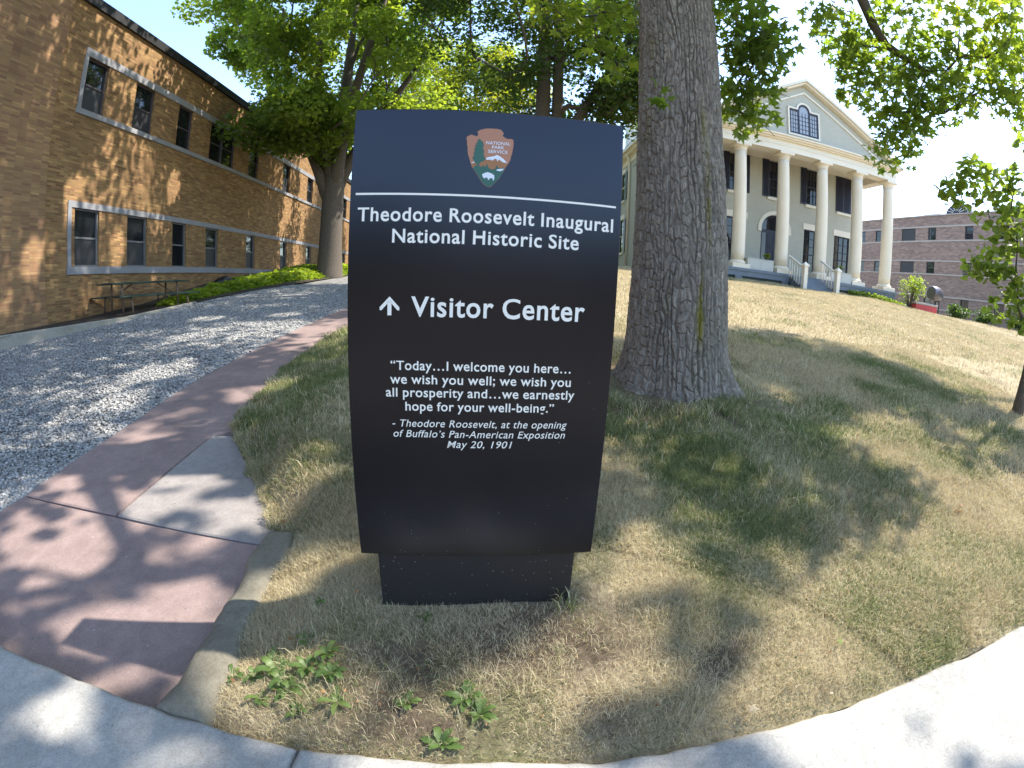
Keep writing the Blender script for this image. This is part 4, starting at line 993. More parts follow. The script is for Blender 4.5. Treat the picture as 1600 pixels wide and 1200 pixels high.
# --- the big tree beside the sign
BT = (1.57, 4.30, -1.0)
big = thing('maple_tree', 'massive furrowed tree trunk rooted on the lawn just right of the sign', 'tree', BT)
def big_trunk():
    nt_, nz = 560, 1000
    th = np.linspace(0, 2*np.pi, nt_, endpoint=False); zz = np.linspace(-1.35, 5.0, nz)
    TH, ZZ = np.meshgrid(th, zz)
    rad = np.interp(zz, [-1.4, -1.15, -.95, -.75, -.4, .2, 1.0, 2.0, 3.0, 5.0], [.74, .65, .575, .53, .495, .462, .428, .398, .378, .355])
    ctr = np.interp(zz, [-1.35, -.5, .5, 1.6, 3, 5], [.05, .03, -.005, -.045, -.055, -.05])
    RR = np.repeat(rad[:, None], nt_, 1)
    # root flares
    fl = sstep(-.25, -1.15, ZZ)
    for a0, amp, wd in ((R(-32), .30, .20), (R(-100), .14, .3), (R(-150), .14, .3), (R(160), .14, .3), (R(80), .3, .35), (R(20), .2, .3)):
        da = (TH-a0+np.pi) % (2*np.pi)-np.pi
        RR = RR+amp*np.exp(-(da/wd)**2)*fl**2.0
    RR = RR*(1+.03*np.cos(2*TH+.6)+.02*np.cos(3*TH+ZZ*.3))
    circ = np.stack([np.cos(TH), np.sin(TH)], -1)
    # bark plates: stretched cells with deep furrows between
    P3 = np.stack([circ[..., 0]*.44*25, circ[..., 1]*.44*25, ZZ*6.0], -1).reshape(-1, 3)
    wv = np.stack([fbm(P3*.35+7, 3), fbm(P3*.35+31, 3), fbm(P3*.3+57, 3)], -1)-.5
    P3 = P3+wv*np.array([2.0, 2.0, 3.0])
    ip = np.floor(P3).astype(int); g = np.random.default_rng(5).random((64, 64, 64, 4))
    d1 = np.full(len(P3), 9.); d2 = np.full(len(P3), 9.); idv = np.zeros(len(P3))
    for dx in (-1, 0, 1):
        for dy in (-1, 0, 1):
            for dz in (-1, 0, 1):
                c = ip+np.array([dx, dy, dz]); h = g[c[:, 0] & 63, c[:, 1] & 63, c[:, 2] & 63]
                d = np.linalg.norm(c+.15+.7*h[:, :3]-P3, axis=1)
                nw = d < d1; d2 = np.where(nw, d1, np.minimum(d2, d)); idv = np.where(nw, h[:, 3], idv); d1 = np.where(nw, d, d1)
    e = (d2-d1).reshape(TH.shape)
    ang = (TH-np.pi/2) % (2*np.pi)                      # the seam lies on the far side
    sx = ang*.44/.050; wq = np.stack([circ[..., 0]*2.6, circ[..., 1]*2.6, ZZ*1.25], -1).reshape(-1, 3)
    sx = sx+(3.4*(fbm(wq, 3)-.5)+1.5*(fbm(wq*3.2+8, 3)-.5)).reshape(TH.shape)
    rid = np.floor(sx).astype(int); fx = sx-rid
    hsh = lambda a, b: np.modf(np.abs(np.sin(a*12.9898+b*78.233)*43758.5453))[0]
    zx = ZZ/(.085+.10*hsh(rid, 1.0))+hsh(rid, 2.0)*9+.35*(fx-.5)*(hsh(rid, 3.0)-.5)*2+(1.1*(fbm(P3*.6+70, 3)-.5)).reshape(TH.shape)
    cid = np.floor(zx).astype(int); fz = zx-cid
    wob = (fbm(P3*1.4+20, 3).reshape(TH.shape)-.5)
    ed = np.minimum(fx, 1-fx)+.20*wob
    furw = .10+.12*hsh(rid, 5.0)
    ridge = sstep(0, 1, np.clip(ed/(furw*1.6), 0, 1)); cross = sstep(.0, .10, np.minimum(fz, 1-fz)+.10*wob)
    merge = sstep(.45, .62, fbm(wq*1.7+33, 2).reshape(TH.shape)); ridge = np.maximum(ridge, merge*.55)
    vor = sstep(0, .09, e)
    h = np.minimum(ridge, .40+.60*cross)*(.78+.22*vor)
    fine = fbm(P3*2.6, 4).reshape(TH.shape)-.5; fine2 = vnoise(P3*8+5).reshape(TH.shape)-.5
    idv = .5*hsh(rid, cid+.5)+.5*idv.reshape(TH.shape)
    RR = RR+.036*(h-1)*(.7+.6*fbm(P3*.2+3, 2).reshape(TH.shape))+.014*fine+.005*fine2+.012*(idv-.5)*h
    idv = idv.ravel()
    V = np.stack([circ[..., 0]*RR+ctr[:, None], circ[..., 1]*RR, ZZ+1.0], -1).reshape(-1, 3)
    idx = np.arange(nt_*nz).reshape(nz, nt_); jn = np.roll(idx, -1, 1)
    F = np.stack([idx[:-1], jn[:-1], jn[1:], idx[1:]], -1).reshape(-1, 4)
    def moss(a0, z0, wa, wz): 
        da = (TH-a0+np.pi) % (2*np.pi)-np.pi
        return np.exp(-(da/wa)**2-((ZZ-z0)/wz)**2)
    q = fbm(P3*.8+90, 3).reshape(TH.shape)
    mo = np.clip((moss(R(-83), -.10, .075, .24)*2.2+.8*moss(R(-120), -.05, .05, .1)+.7*moss(R(-72), .9, .07, .4)+.5*moss(R(-75), 1.6, .14, .3))*sstep(.3, .6, q), 0, .9)
    return tri_mesh('trunk', V, F, M['bark'], big, {'var': idv, 'moss': mo.ravel()}, True)
big_trunk()
g = np.random.default_rng(21)
spray = [(3.73, 4.57, 3.77), (4.1, 4.49, 3.48), (4.1, 4.68, 3.35), (4.45, 4.37, 3.18), (4.26, 4.69, 2.97), (4.64, 3.95, 3.44), (4.75, 4.25, 2.88), (4.94, 3.83, 3.16), (4.58, 4.57, 2.66), (4.76, 4.54, 2.45), (4.88, 3.49, 3.61), (5.18, 3.4, 3.27), (5.28, 3.06, 3.44), (5.42, 3.33, 2.95), (5.19, 3.77, 2.85), (5.65, 3.25, 2.75), (4.70, 4.68, 2.25), (4.97, 4.2, 2.7), (4.32, 4.0, 3.79), (5.1, 3.06, 3.69), (5.9, 3.3, 3.5), (6.1, 3.9, 3.8), (5.7, 4.4, 3.5), (5.3, 4.9, 3.7), (4.5, 5.3, 3.9)]
near_c = [(2.1, 4.07, 3.15), (2.35, 4.02, 2.95), (2.23, 4.24, 2.7), (2.48, 4.16, 2.61), (2.25, 4.43, 2.42), (2.45, 4.34, 2.33), (2.30, 4.53, 2.13), (2.46, 4.49, 2.04), (2.49, 4.02, 2.81), (2.12, 4.24, 2.82), (2.6, 4.5, 3.0)]
left_c = [(.9, 4.49, 3.05), (.73, 4.67, 2.81), (.44, 4.6, 2.98), (.98, 4.75, 2.55), (.23, 4.54, 3.12), (.6, 4.9, 3.3)]
def okc(p):
    d = math.hypot(p[0], p[1])
    return p[2] > max(5.0, .80*d+1.0)
over = np.concatenate([ell(200, (2.1, 4.4, 9.2), (7.2, 7.2, 5.4), g, okc, .25), ell(185, (-4.0, 8.8, 12.8), (5.8, 7.0, 3.4), g, lambda p: p[2] > .85*math.hypot(p[0], p[1])+1.6, .1), ell(30, (-6.8, 9, 15), (3.4, 5, 2.4), g, lambda p: p[2] > .85*math.hypot(p[0], p[1])+1.6, .1)])  # left lobes are unseen foliage added to shade the brick wall
limbs = MB()
tz = [(BT[0]-.05, BT[1], z) for z in (3.0, 4.0, 4.8, 5.6, 6.6, 7.6, 8.8, 10, 11.5)]
tr_ = [.37, .36, .36, .33, .29, .25, .20, .14, .08]
limbs.tube(tz[2:], tr_[2:], 14)
allc = np.array(spray+near_c+left_c)
def limb(pts, rad, tgt):
    limbs.tube(pts, rad, 10); grow(limbs, pts, rad, tgt, .0085, 5, .42, g, .02, 2, .45, .8)
limb([(1.55, 4.3, 5.3), (2.4, 4.4, 5.6), (3.3, 4.4, 5.1), (3.95, 4.21, 4.05), (4.16, 4.27, 3.68), (4.34, 4.27, 3.46), (4.59, 4.15, 3.28), (4.76, 4.05, 3.17)], [.13, .115, .10, .072, .062, .052, .036, .016], spray)
limb([(1.55, 4.3, 4.9), (1.95, 4.2, 4.9), (2.25, 4.15, 4.2), (2.35, 4.2, 3.3), (2.4, 4.35, 2.7)], [.09, .07, .05, .03, .012], near_c)
limb([(1.5, 4.35, 5.0), (1.1, 4.5, 4.9), (.8, 4.6, 4.0), (.75, 4.65, 3.2)], [.09, .07, .045, .02], left_c)
grow(limbs, tz, tr_, over, .0125, 6, .5, g, .35, 3, .8)
# twigs through the near sprays
for c in allc:
    for q in range(4):
        d = g.normal(size=3)*np.array([1, 1, .6]); d /= np.linalg.norm(d); e = c+d*.36; limbs.tube([c, c+d*.2+np.array([0, 0, .03]), e], [.006, .0045, .002], 4)
limbs.build('limbs', M['bark2'], big, True, world=True)
PN = np.concatenate([clump_points(np.array(spray), .42, 105, g, .8, .1), clump_points(np.array(near_c), .30, 66, g, 1.0, .1), clump_points(np.array(left_c), .30, 60, g, .9, .1),
                     np.array([(1.08, 3.76, 1.74)])+g.normal(size=(9, 3))*np.array([.09, .03, .07])])
leaf_mesh('leaf_sprays', PN, .092, M['oakleaf'], big, STAR, .75, .8, vary(PN, g, 1.3), .8, 1)
PO = clump_points(over, 1.0+.5*g.random(len(over)), 88, g, .7)
# gaps cut into the crowns along the sun's rays to shape sun patches below
GAPS = [(-1.50, 1.24, -1.53, .19), (-1.22, 1.30, -1.5, .16), (-1.85, 1.2, -1.55, .17), (-2.1, 1.1, -1.56, .13), (-.88, 1.02, -1.36, .16), (-.68, 1.06, -1.36, .11), (-.12, 1.02, -1.36, .16), (.36, 1.3, -1.33, .17), (.28, 1.12, -1.33, .12), (1.45, 1.12, -1.35, .34), (1.9, 1.25, -1.32, .34),
        (2.5, 1.5, -1.28, .45), (3.1, 1.7, -1.25, .5), (2.9, 2.4, -1.2, .5), (3.6, 2.9, -1.1, .7), (4.4, 3.4, -.95, .7), (3.9, 2.1, -1.2, .6), (.55, 1.95, -1.25, .14), (1.02, 3.25, -1.05, .15), (1.5, 1.8, -1.25, .14), (1.95, 2.3, -1.2, .18), (2.4, 3.1, -1.1, .2), (2.1, .72, -1.42, .22), (2.9, .8, -1.42, .3), (-.95, 1.75, -1.3, .12), (-.62, 2.2, -1.25, .1),
        (-2.2, 1.62, -1.5, .11), (-1.72, 1.8, -1.5, .10), (-2.0, 2.4, -1.45, .10), (-1.62, 2.2, -1.45, .12), (-2.6, 1.4, -1.53, .10), (-1.75, 1.5, -1.53, .09), (-2.3, 2.2, -1.45, .09), (-3.0, 4.6, -1.25, .28), (-5.2, 5.2, -1.2, .42), (-7.5, 9.5, -.8, .35), (-5.5, 10, -.75, .3), (-12.3, 9.5, 3.4, .35), (-12.4, 11.5, 2.0, .3), (-12.2, 8.0, 1.5, .3), (-12.6, 14.5, 4.5, .35), (-4.7, 3.9, -1.3, .2), (-6.5, 7.5, -.97, .25), (-.35, .70, -1.42, .16), (-1.55, .62, -1.42, .14), (.2, .72, -1.42, .14)]
_g = np.random.default_rng(77)
for _ in range(26): _x, _y = .3+3.2*_g.random(), 1.7+3.2*_g.random(); GAPS.append((_x, _y, -1.5+.13*_y, .08+.10*_g.random()))
for _ in range(12): _x, _y = -3.5+2.4*_g.random(), 1.3+2.6*_g.random(); GAPS.append((_x, _y, -1.45, .06+.07*_g.random()))
def thin(P, fall=.25):
    keep = np.ones(len(P), bool); S_ = np.array(SUN)
    for x, y, z, r in GAPS:
        d = P-np.array([x, y, z]); t = d@S_; q = np.linalg.norm(d-t[:, None]*S_, axis=1)
        keep &= ~((q < r+.09+.12*(fbm(P*1.7, 2)-.5)) & (t > 0))
    return P[keep]
PO = thin(PO)
leaf_mesh('crown', PO, .20, M['oakleaf'], big, LOBED, .7, .4, vary(PO, g, .6), 1, 2)

# --- the spreading tree by the brick building
def tree(name, label, base, trunk, trad, centers, crad, nleaf, lsize, mat, tmpl=RHOMB, tip=.02, group=None, start=2, seed=1, bark='bark2', sag=.3, up_bias=1.0, step=1.2, hi=0, stems=(), expo=.47):
    g = np.random.default_rng(seed)
    t = thing(name, label, 'tree', base, 0, group)
    mb = MB(); P = [(base[0]+x, base[1]+y, base[2]+z) for x, y, z in trunk]
    mb.tube(P, trad, 18)
    for sp, sr in stems: mb.tube([(base[0]+x, base[1]+y, base[2]+z) for x, y, z in sp], sr, 14)
    grow(mb, P, trad, centers, tip, 5, expo, g, sag, start, step)
    mb.build('trunk', M[bark], t, True, world=True)
    Q = clump_points(centers, crad*(.75+.5*g.random(len(centers))), nleaf, g, .72)
    if name != 'small_tree': Q = thin(Q)
    leaf_mesh('crown', Q, lsize, M[mat], t, tmpl, .75, .35, vary(Q, g, .45, hi), up_bias, seed)
    return t
g = np.random.default_rng(31)
mc = np.array([-10.2, 21, 12.5])
def okm(p):
    d = math.hypot(p[0]-mc[0], p[1]-mc[1])
    lim = 5.6+.30*d+(.35*max(0, mc[0]-2-p[0]))
    return p[2] > lim and p[0] > (-11.6 if p[2] < 9.5 else -12.6-.9*(p[2]-9.5))
cen = ell(230, mc, (6.8, 7.6, 8.2), g, okm, .2)
cen = np.concatenate([cen, ell(30, (-10.2, 18.6, 7.5), (3.8, 2.4, 1.2), g, lambda p: p[0] > -12.9, .1)])
tree('maple_tree', 'spreading broad crowned tree standing in the ivy bed against the brick building', (-9.0, 21, .3),
     [(0, 0, -.6), (-.02, 0, .1), (.0, 0, 1.2), (.02, 0, 2.6), (.05, 0, 4.2), (.15, 0, 5.6), (.2, 0, 7.5), (.3, 0, 10), (.3, 0, 13), (.3, 0, 16)], [.85, .66, .57, .53, .52, .5, .36, .26, .16, .06],
     cen, 1.0, 250, .18, 'mapleleaf', LOBED, .022, None, 3, 41, stems=[([(0, 0, 3.4), (-.7, -.2, 5.2), (-1.7, -.6, 7.5), (-2.6, -1, 10.5), (-3.2, -1.3, 14)], [.36, .3, .23, .16, .06]), ([(0, 0, 3.8), (.5, -.5, 6), (1.2, -1.2, 8.5), (2.2, -1.8, 12), (2.8, -2, 15)], [.34, .28, .22, .14, .05]), ([(.1, .1, 4.0), (.9, .2, 6), (2.2, .3, 8.0), (3.8, .2, 10.5), (4.8, 0, 13)], [.3, .25, .19, .12, .05]), ([(0, 0, 4.4), (-.3, -.8, 7), (-.6, -1.5, 10), (-.8, -2, 14)], [.3, .24, .18, .06])])
# --- the twin stemmed tree behind the sign
g = np.random.default_rng(32)
c2 = np.array([1.6, 16.4, 13.2])
cen = ell(210, c2, (6.6, 5.6, 7.2), g, lambda p: p[2] > 6.7+.12*abs(p[0]-1.2)+max(0, -1.0-p[0])*1.1, .25)
cen = np.concatenate([cen, ell(22, (3.6, 14.6, 6.6), (1.5, 1.6, .9), g, None, .1), ell(10, (1.6, 18.4, 6.8), (2.6, .8, .8), g, None, .1)])
tree('twin_stemmed_tree', 'dark twin stemmed tree rising behind the top edge of the sign', (.92, 16, .5),
     [(.2, 0, -.5), (.2, 0, 1), (.22, 0, 3), (.25, 0, 5.8), (.25, 0, 8), (.2, 0, 10.2), (.2, .2, 13), (.3, .3, 17)], [.40, .32, .26, .20, .19, .18, .14, .05],
     cen, .95, 200, .175, 'darkleaf', RHOMB, .018, None, 3, 42, stems=[([(-.25, 0, -.5), (-.28, 0, 1), (-.27, 0, 3), (-.26, 0, 5.8), (-.28, .0, 8), (-.32, 0, 10.2), (-.6, -.3, 13), (-1.2, -.5, 16)], [.42, .34, .30, .26, .24, .22, .16, .06]),
      ([(.3, -.1, 3.6), (.75, -.15, 5.2), (1.35, -.2, 6.3), (2.2, -.3, 7.8), (2.9, -.3, 9.4), (3.2, -.3, 11.5)], [.24, .2, .18, .16, .13, .06])])
# --- trees farther back
g = np.random.default_rng(33)
tree('yellowing_tree', 'yellow green tree glowing in the sun between the two darker crowns', (-5.2, 35, .9), [(0, 0, -.5), (0, 0, 2), (0, 0, 5), (0, 0, 9), (0, 0, 14)], [.4, .33, .28, .18, .05],
     ell(260, (-4.4, 35, 12.5), (6.6, 4.5, 8.5), g, lambda p: p[2] > 5.0, .2), 1.15, 180, .22, 'yellowleaf', RHOMB, .018, None, 2, 43)
tree('background_tree', 'mid green tree far behind the sign between the brick building and the house', (.2, 44, 1.0), [(0, 0, -.5), (0, 0, 2), (0, 0, 5), (0, 0, 9)], [.35, .3, .25, .08],
     ell(130, (.2, 44, 9), (6.0, 3.5, 7.2), g, lambda p: p[2] > 2.5, .2), 1.3, 110, .34, 'mapleleaf', RHOMB, .018, None, 1, 44, hi=.15)
tree('background_tree', 'tall shady tree behind the far end of the brick building', (-9.5, 50, 1.2), [(0, 0, -.5), (0, 0, 3), (0, 0, 8), (0, 0, 13)], [.5, .4, .3, .1],
     ell(150, (-9.5, 50, 11), (8.5, 4, 9.5), g, lambda p: p[2] > 2.5, .2), 1.6, 100, .42, 'mapleleaf', RHOMB, .02, None, 1, 45)
# --- the small tree at the right edge
g = np.random.default_rng(34)
sm = np.array([(6.66, 4.8, 2.55), (6.93, 4.5, 2.38), (6.62, 5.04, 2.17), (6.9, 4.73, 2.0), (7.13, 4.4, 1.93), (7.1, 4.61, 1.55), (7.27, 4.35, 1.48), (7.05, 4.8, 1.15), (7.24, 4.54, .99), (7.37, 4.36, .83), (7.31, 4.51, .47), (7.0, 4.88, 1.04), (7.08, 4.25, 2.39), (6.55, 5.11, 2.21), (7.46, 4.27, .40)])
sm = np.concatenate([sm, ell(20, (8.0, 4.3, 2.5), (1.2, 1.2, 1.8), g, lambda p: p[2] > .2 and p[0] > 7.15, .1)])
tree('small_tree', 'small heart leaved tree with a slim trunk at the right edge of the lawn', (7.27, 3.95, -1.0), [(0, 0, -.3), (0, 0, .15), (.05, 0, .6), (.14, .02, 1.2), (.3, .05, 1.9), (.45, .05, 2.7), (.6, .05, 3.8), (.7, 0, 4.8)], [.13, .095, .085, .08, .072, .06, .04, .015],
     sm, .36, 48, .115, 'smallleaf', HEART, .006, None, 2, 46, step=.4)
# --- street tree beyond the right edge; its canopy shades the lawn
g = np.random.default_rng(35)
tree('street_tree', 'tall street tree beyond the right edge of the lawn', (22, 5.6, -.9), [(0, 0, -.5), (0, 0, 3), (-.4, 0, 6.5), (-1.8, .4, 9), (-4.5, 1.3, 11.5), (-7, 2.0, 13.5)], [.34, .28, .25, .2, .13, .06],
     np.concatenate([ell(40, (13.0, 8.0, 12.3), (2.2, 2.6, 1.4), g, None, .1)]), .95, 120, .24, 'oakleaf', LOBED, .018, None, 3, 47)

# ------------------------------------------------------------------ shrubs and plants near the house and far building
def shrub(name, label, base, rx, ry, h, n, size, mat, seed, tmpl=RHOMB, cat='shrub', clumps=18, hollow=.2):
    g = np.random.default_rng(seed); t = thing(name, label, cat, base)
    C = ell(clumps, (base[0], base[1], base[2]+h*.58), (rx*.75, ry*.75, h*.40), g, None, .1)
    mb = MB()
    for c in C: mb.tube([(base[0], base[1], base[2]-.1), ((base[0]*.6+c[0]*.4), (base[1]*.6+c[1]*.4), base[2]+(c[2]-base[2])*.5), tuple(c)], [.03*h/1.5, .02*h/1.5, .006], 5)
    mb.build('stem', M['bark2'], t, True, world=True)
    Q = clump_points(C, .42*min(rx, ry, h), n, g, .85, hollow); leaf_mesh('foliage', Q, size, M[mat], t, tmpl, .9, .2, vary(Q, g, .8), .8, seed)
    return t
shrub('lime_shrub', 'lime green young shrub beside the right end of the porch', (21.35, 19.4, .85), .95, .9, 2.0, 42, .13, 'limeleaf', 61)
for i, (bx, by, h, lab) in enumerate(((27.6, 20.6, 1.0, 'low dark shrub at the foot of the far brick building, nearest the grey drum'), (30.6, 20.4, 1.35, 'rounded dark shrub at the foot of the far brick building, middle of three'), (34.0, 19.6, 1.2, 'wide dark shrub at the foot of the far brick building, farthest from the grey drum'))):
    shrub('dark_shrub', lab, (bx, by, .7), 1.2, .9, h, 60, .16, 'darkleaf', 65+i)
for i, (px_, py_) in enumerate(PLANTERS):
    shrub('potted_plant', ('leafy plant growing in the planter box beside the arched door', 'leafy plant growing in the planter box behind the step railing')[i], (px_+(.45 if i == 0 else 0), py_, 2.36), .35, .2, .38, 26, .09, 'mapleleaf', 70+i, cat='plant', clumps=8)
g = np.random.default_rng(75)
n = 1500; x = 18.2+4.4*g.random(n); y = 20.95+.4*g.random(n)
P = np.stack([x, y, zlawn(x, y)+.02+.26*g.random(n)], -1)
tag(leaf_mesh('border_plants', P, .11, M['limeleaf'], None, RHOMB, .9, .1, None, .6, 76), 'low lime green border plants along the foot of the porch', 'ground cover', kind='stuff')

# ivy ground cover
n = 15000; y = 11.8+12.5*g.random(n)**.9; xf = np.interp(y, [11.8, 13, 15.5, 18, 21.5, 25], [-10.9, -10.7, -10.15, -9.4, -8.6, -8.4]); wd = np.interp(y, [11.8, 14, 18, 25], [.45, .9, 1.7, 2.4])
u = g.random(n); x = xf-wd*u
hgt = np.minimum(1, 4*u)*(.02+.42*fbm(np.stack([x*1.3, y*1.3, 0*x], -1), 3))*np.interp(y, [11.8, 14, 24], [.5, .75, 1.1])
P = np.stack([x, y, zstrip(y)+sstep(12.5, 18, y)*.25*np.sqrt(u)+hgt*(1-.35*g.random(n))], -1)
tag(leaf_mesh('ivy_ground_cover', P, .15, M['ivy'], None, HEART, .55, .2, vary(P, g, .9), 1, 77), 'bright green ground cover filling the bed along the brick building', 'ground cover', kind='stuff')

# black plastic bag in the bed
def lump(name, c, rad, mat, seed, squash=1):
    n1, n2 = 28, 16; V = []; F = []
    for i in range(n2+1):
        ph = math.pi*i/n2
        for j in range(n1): V.append((math.sin(ph)*math.cos(2*math.pi*j/n1), math.sin(ph)*math.sin(2*math.pi*j/n1), math.cos(ph)))
    V = np.array(V); k_ = .7+.6*fbm(V*2.2+seed, 4); V = V*k_[:, None]*np.array(rad); V[:, 2] = np.maximum(V[:, 2], -rad[2]*.6)
    for i in range(n2):
        for j in range(n1): q = (j+1) % n1; F.append((i*n1+j, i*n1+n1+j, i*n1+n1+q, i*n1+q))
    mb = MB(); mb.add(V+np.array(c), F); return mb.build(name, mat, None, True)
tag(lump('plastic_bag', (-11.3, 15.6, .05), (.33, .62, .30), M['bag'], 3), 'crumpled black plastic bag lying in the ground cover by the brick wall', 'bag')

# grey drum, red box
t = thing('metal_drum', 'dark grey rounded metal drum mounted on a post behind the lawn crest', 'drum', (23.3, 19.2, .85))
mb = MB(); prof = []
L_ = 1.35
A = []; nn = 28
stations = [(-.68, .30), (-.66, .36), (-.60, .40), (-.1, .43), (.3, .42), (.5, .38), (.61, .30), (.66, .18), (.675, .05)]
for sx_, r in stations:
    for i in range(nn): a = 2*math.pi*i/nn; A.append((23.3+sx_, 19.2+.3*sx_+r*math.cos(a), 1.98+r*math.sin(a)))
F = [(k_*nn+i, k_*nn+(i+1) % nn, k_*nn+nn+(i+1) % nn, k_*nn+nn+i) for k_ in range(len(stations)-1) for i in range(nn)]
F += [tuple(range(nn-1, -1, -1)), tuple((len(stations)-1)*nn+i for i in range(nn))]
mb.add(A, F); mb.build('barrel', M['drum'], t, True, world=True)
mb = MB(); mb.tube([(23.35, 19.2, .75), (23.35, 19.2, 1.62)], .055, 8); mb.build('post', M['black'], t, world=True)
mb = MB(); mb.box(23.0, 23.6, 19.0, 19.4, 1.55, 1.62, 0, .01); mb.build('bracket', M['black'], t, world=True)
mb = MB(); mb.tube([(23.95, 19.4, .75), (23.95, 19.4, 1.75)], .04, 8); mb.build('post', M['black'], t, world=True)
t = thing('red_box', 'faded red box with a pale top beside the grey drum', 'box', (22.1, 18.95, .82), R(-8))
solid_box(-.8, .8, -.22, .22, 0, .40, 'body', M['red'], t, .015); solid_box(-.84, .84, -.26, .26, .402, .52, 'lid', M['tan_stone'], t, .02)

# picnic table
TS = 1.2
t = thing('picnic_table', 'long picnic table with dark green boards on bent steel legs beside the brick wall', 'picnic table', (-11.35, 11.25, -.66), R(-14))
LT = 2.45; t.scale = (TS, TS, TS)
for nm_, x0, x1, z, nb in (('tabletop', -.38, .38, .75, 5), ('bench', -.86, -.56, .43, 2), ('bench', .56, .86, .43, 2)):
    mb = MB(); w_ = (x1-x0)/nb
    for q in range(nb): mb.box(x0+w_*q+.004, x0+w_*(q+1)-.004, -LT/2, LT/2, z-.04, z, 0, .004)
    mb.build(nm_, M['table_green'], t)
for sy in (-.85, .85):
    for sx_ in (-1, 1):
        mb = MB(); mb.tube([(sx_*.28, sy, .71), (sx_*.30, sy, .45), (sx_*.32, sy, 0)], .026, 8); mb.build('leg', M['steel'], t, True)
        mb = MB(); mb.tube([(sx_*.30, sy+.02, .40), (sx_*.72, sy+.02, .38), (sx_*.74, sy+.02, .30), (sx_*.80, sy+.02, 0)], .024, 8); mb.build('bench_leg', M['steel'], t, True)
    mb = MB(); mb.tube([(0, sy, .45), (0, sy*.45, .71)], .018, 8); mb.build('brace', M['steel'], t, True)
    mb = MB(); mb.tube([(-.30, sy, .42), (.30, sy, .42)], .02, 8); mb.build('crossbar', M['steel'], t, True)

# ------------------------------------------------------------------ grass
def blades(name, P, L, Wd, green, seed, lean=.9):
    g = np.random.default_rng(seed); n = len(P)
    a = g.random(n)*6.2832; b = g.random(n)*6.2832; l = L*(.5+.9*g.random(n)); ln = lean*(.25+1.2*g.random(n))
    d = np.stack([np.cos(a), np.sin(a), 0*a], -1); s = np.stack([-np.sin(b), np.cos(b), 0*b], -1)
    upv = np.array([0, 0, 1.])
    mid = P+upv*(l*.55/np.sqrt(1+ln**2*.4))[:, None]+d*(l*.35*ln/np.sqrt(1+ln**2))[:, None]
    tipp = P+upv*(l*.85/np.sqrt(1+ln**2*1.2))[:, None]+d*(l*.95*ln/np.sqrt(1+ln**2))[:, None]
    h = (Wd/2*(.6+.8*g.random(n)))[:, None]
    V = np.stack([P-s*h, P+s*h, mid-s*h*.8, mid+s*h*.8, tipp], 1).reshape(-1, 3)
    F = (np.array([(0, 1, 3), (0, 3, 2), (2, 3, 4)])[None]+5*np.arange(n)[:, None, None]).reshape(-1, 3)
    gv = (g.random(n) < green).astype(float)*(.6+.4*g.random(n))
    var = np.clip(.1+.6*g.random(n)+.3*(fbm(P*2.5, 2)-.3), 0, 1)
    o = tri_mesh(name, V, F, M['grass'], None, {'green': np.repeat(gv, 5), 'var': np.repeat(var, 5)})
    return o
def lawn_pts(n, x0, x1, y0, y1, g, thin=.35):
    x = x0+(x1-x0)*g.random(n); y = y0+(y1-y0)*g.random(n)
    ok = (x > xpe(y)-.06+.20*(fbm(np.stack([x*4, y*4, 0*x], -1), 2)-.3)*(y > 2.15)) & (y > .868+.0565*np.minimum(x, 5)) & ~((y < 2.1) & (x < -1.14+.04*(2-y)))
    lx = (x+.0975)*math.cos(SA)+(y-1.5189)*math.sin(SA); ly = -(x+.0975)*math.sin(SA)+(y-1.5189)*math.cos(SA)
    ok &= ~((abs(lx) < .41) & (ly > -.005) & (ly < T))
    ok &= np.hypot(x-1.47, y-4.28) > .62
    dens = fbm(np.stack([x*2.2, y*2.2, 0*x], -1), 3)
    bare = .95*bareness(x, y)
    ok &= g.random(n) < np.clip(.35+1.3*dens-bare, .10, 1)
    x, y = x[ok], y[ok]
    z = zlawn(x, y)-.075*np.exp(-np.maximum(0, y-.86-.0565*x)/.10)
    return np.stack([x, y, z-.004], -1)
g = np.random.default_rng(51)
PA = np.concatenate([lawn_pts(330000, -2.2, 4.2, .83, 3.2, g), lawn_pts(110000, -1.6, 2.4, .83, 2.1, g)])
dd = np.hypot(PA[:, 0], PA[:, 1])
o = blades('grass_near', PA, np.where(dd < 2, .038, .055), np.where(dd < 2, .0017, .0030), greenness(PA[:, 0], PA[:, 1]), 52, 1.15)
tag(o, 'patchy dry and green grass around the sign', 'grass', kind='stuff')
PB = np.concatenate([lawn_pts(200000, -3.4, 8.5, 3.0, 7.5, g), lawn_pts(60000, 4.0, 9, 1.0, 3.2, g)])
o = blades('grass_slope', PB, np.full(len(PB), .075), np.full(len(PB), .006), greenness(PB[:, 0], PB[:, 1]), 53, 1.0)
tag(o, 'dry grass on the shaded slope around the big tree', 'grass', kind='stuff')
PC = np.concatenate([lawn_pts(170000, -4, 22, 7.3, 22.5, g), lawn_pts(60000, 8, 34, 4, 20, g)])
o = blades('grass_far', PC, np.full(len(PC), .09), np.full(len(PC), .012), greenness(PC[:, 0], PC[:, 1]), 54, .9)
tag(o, 'sun bleached straw coloured grass on the hill below the house', 'grass', kind='stuff')
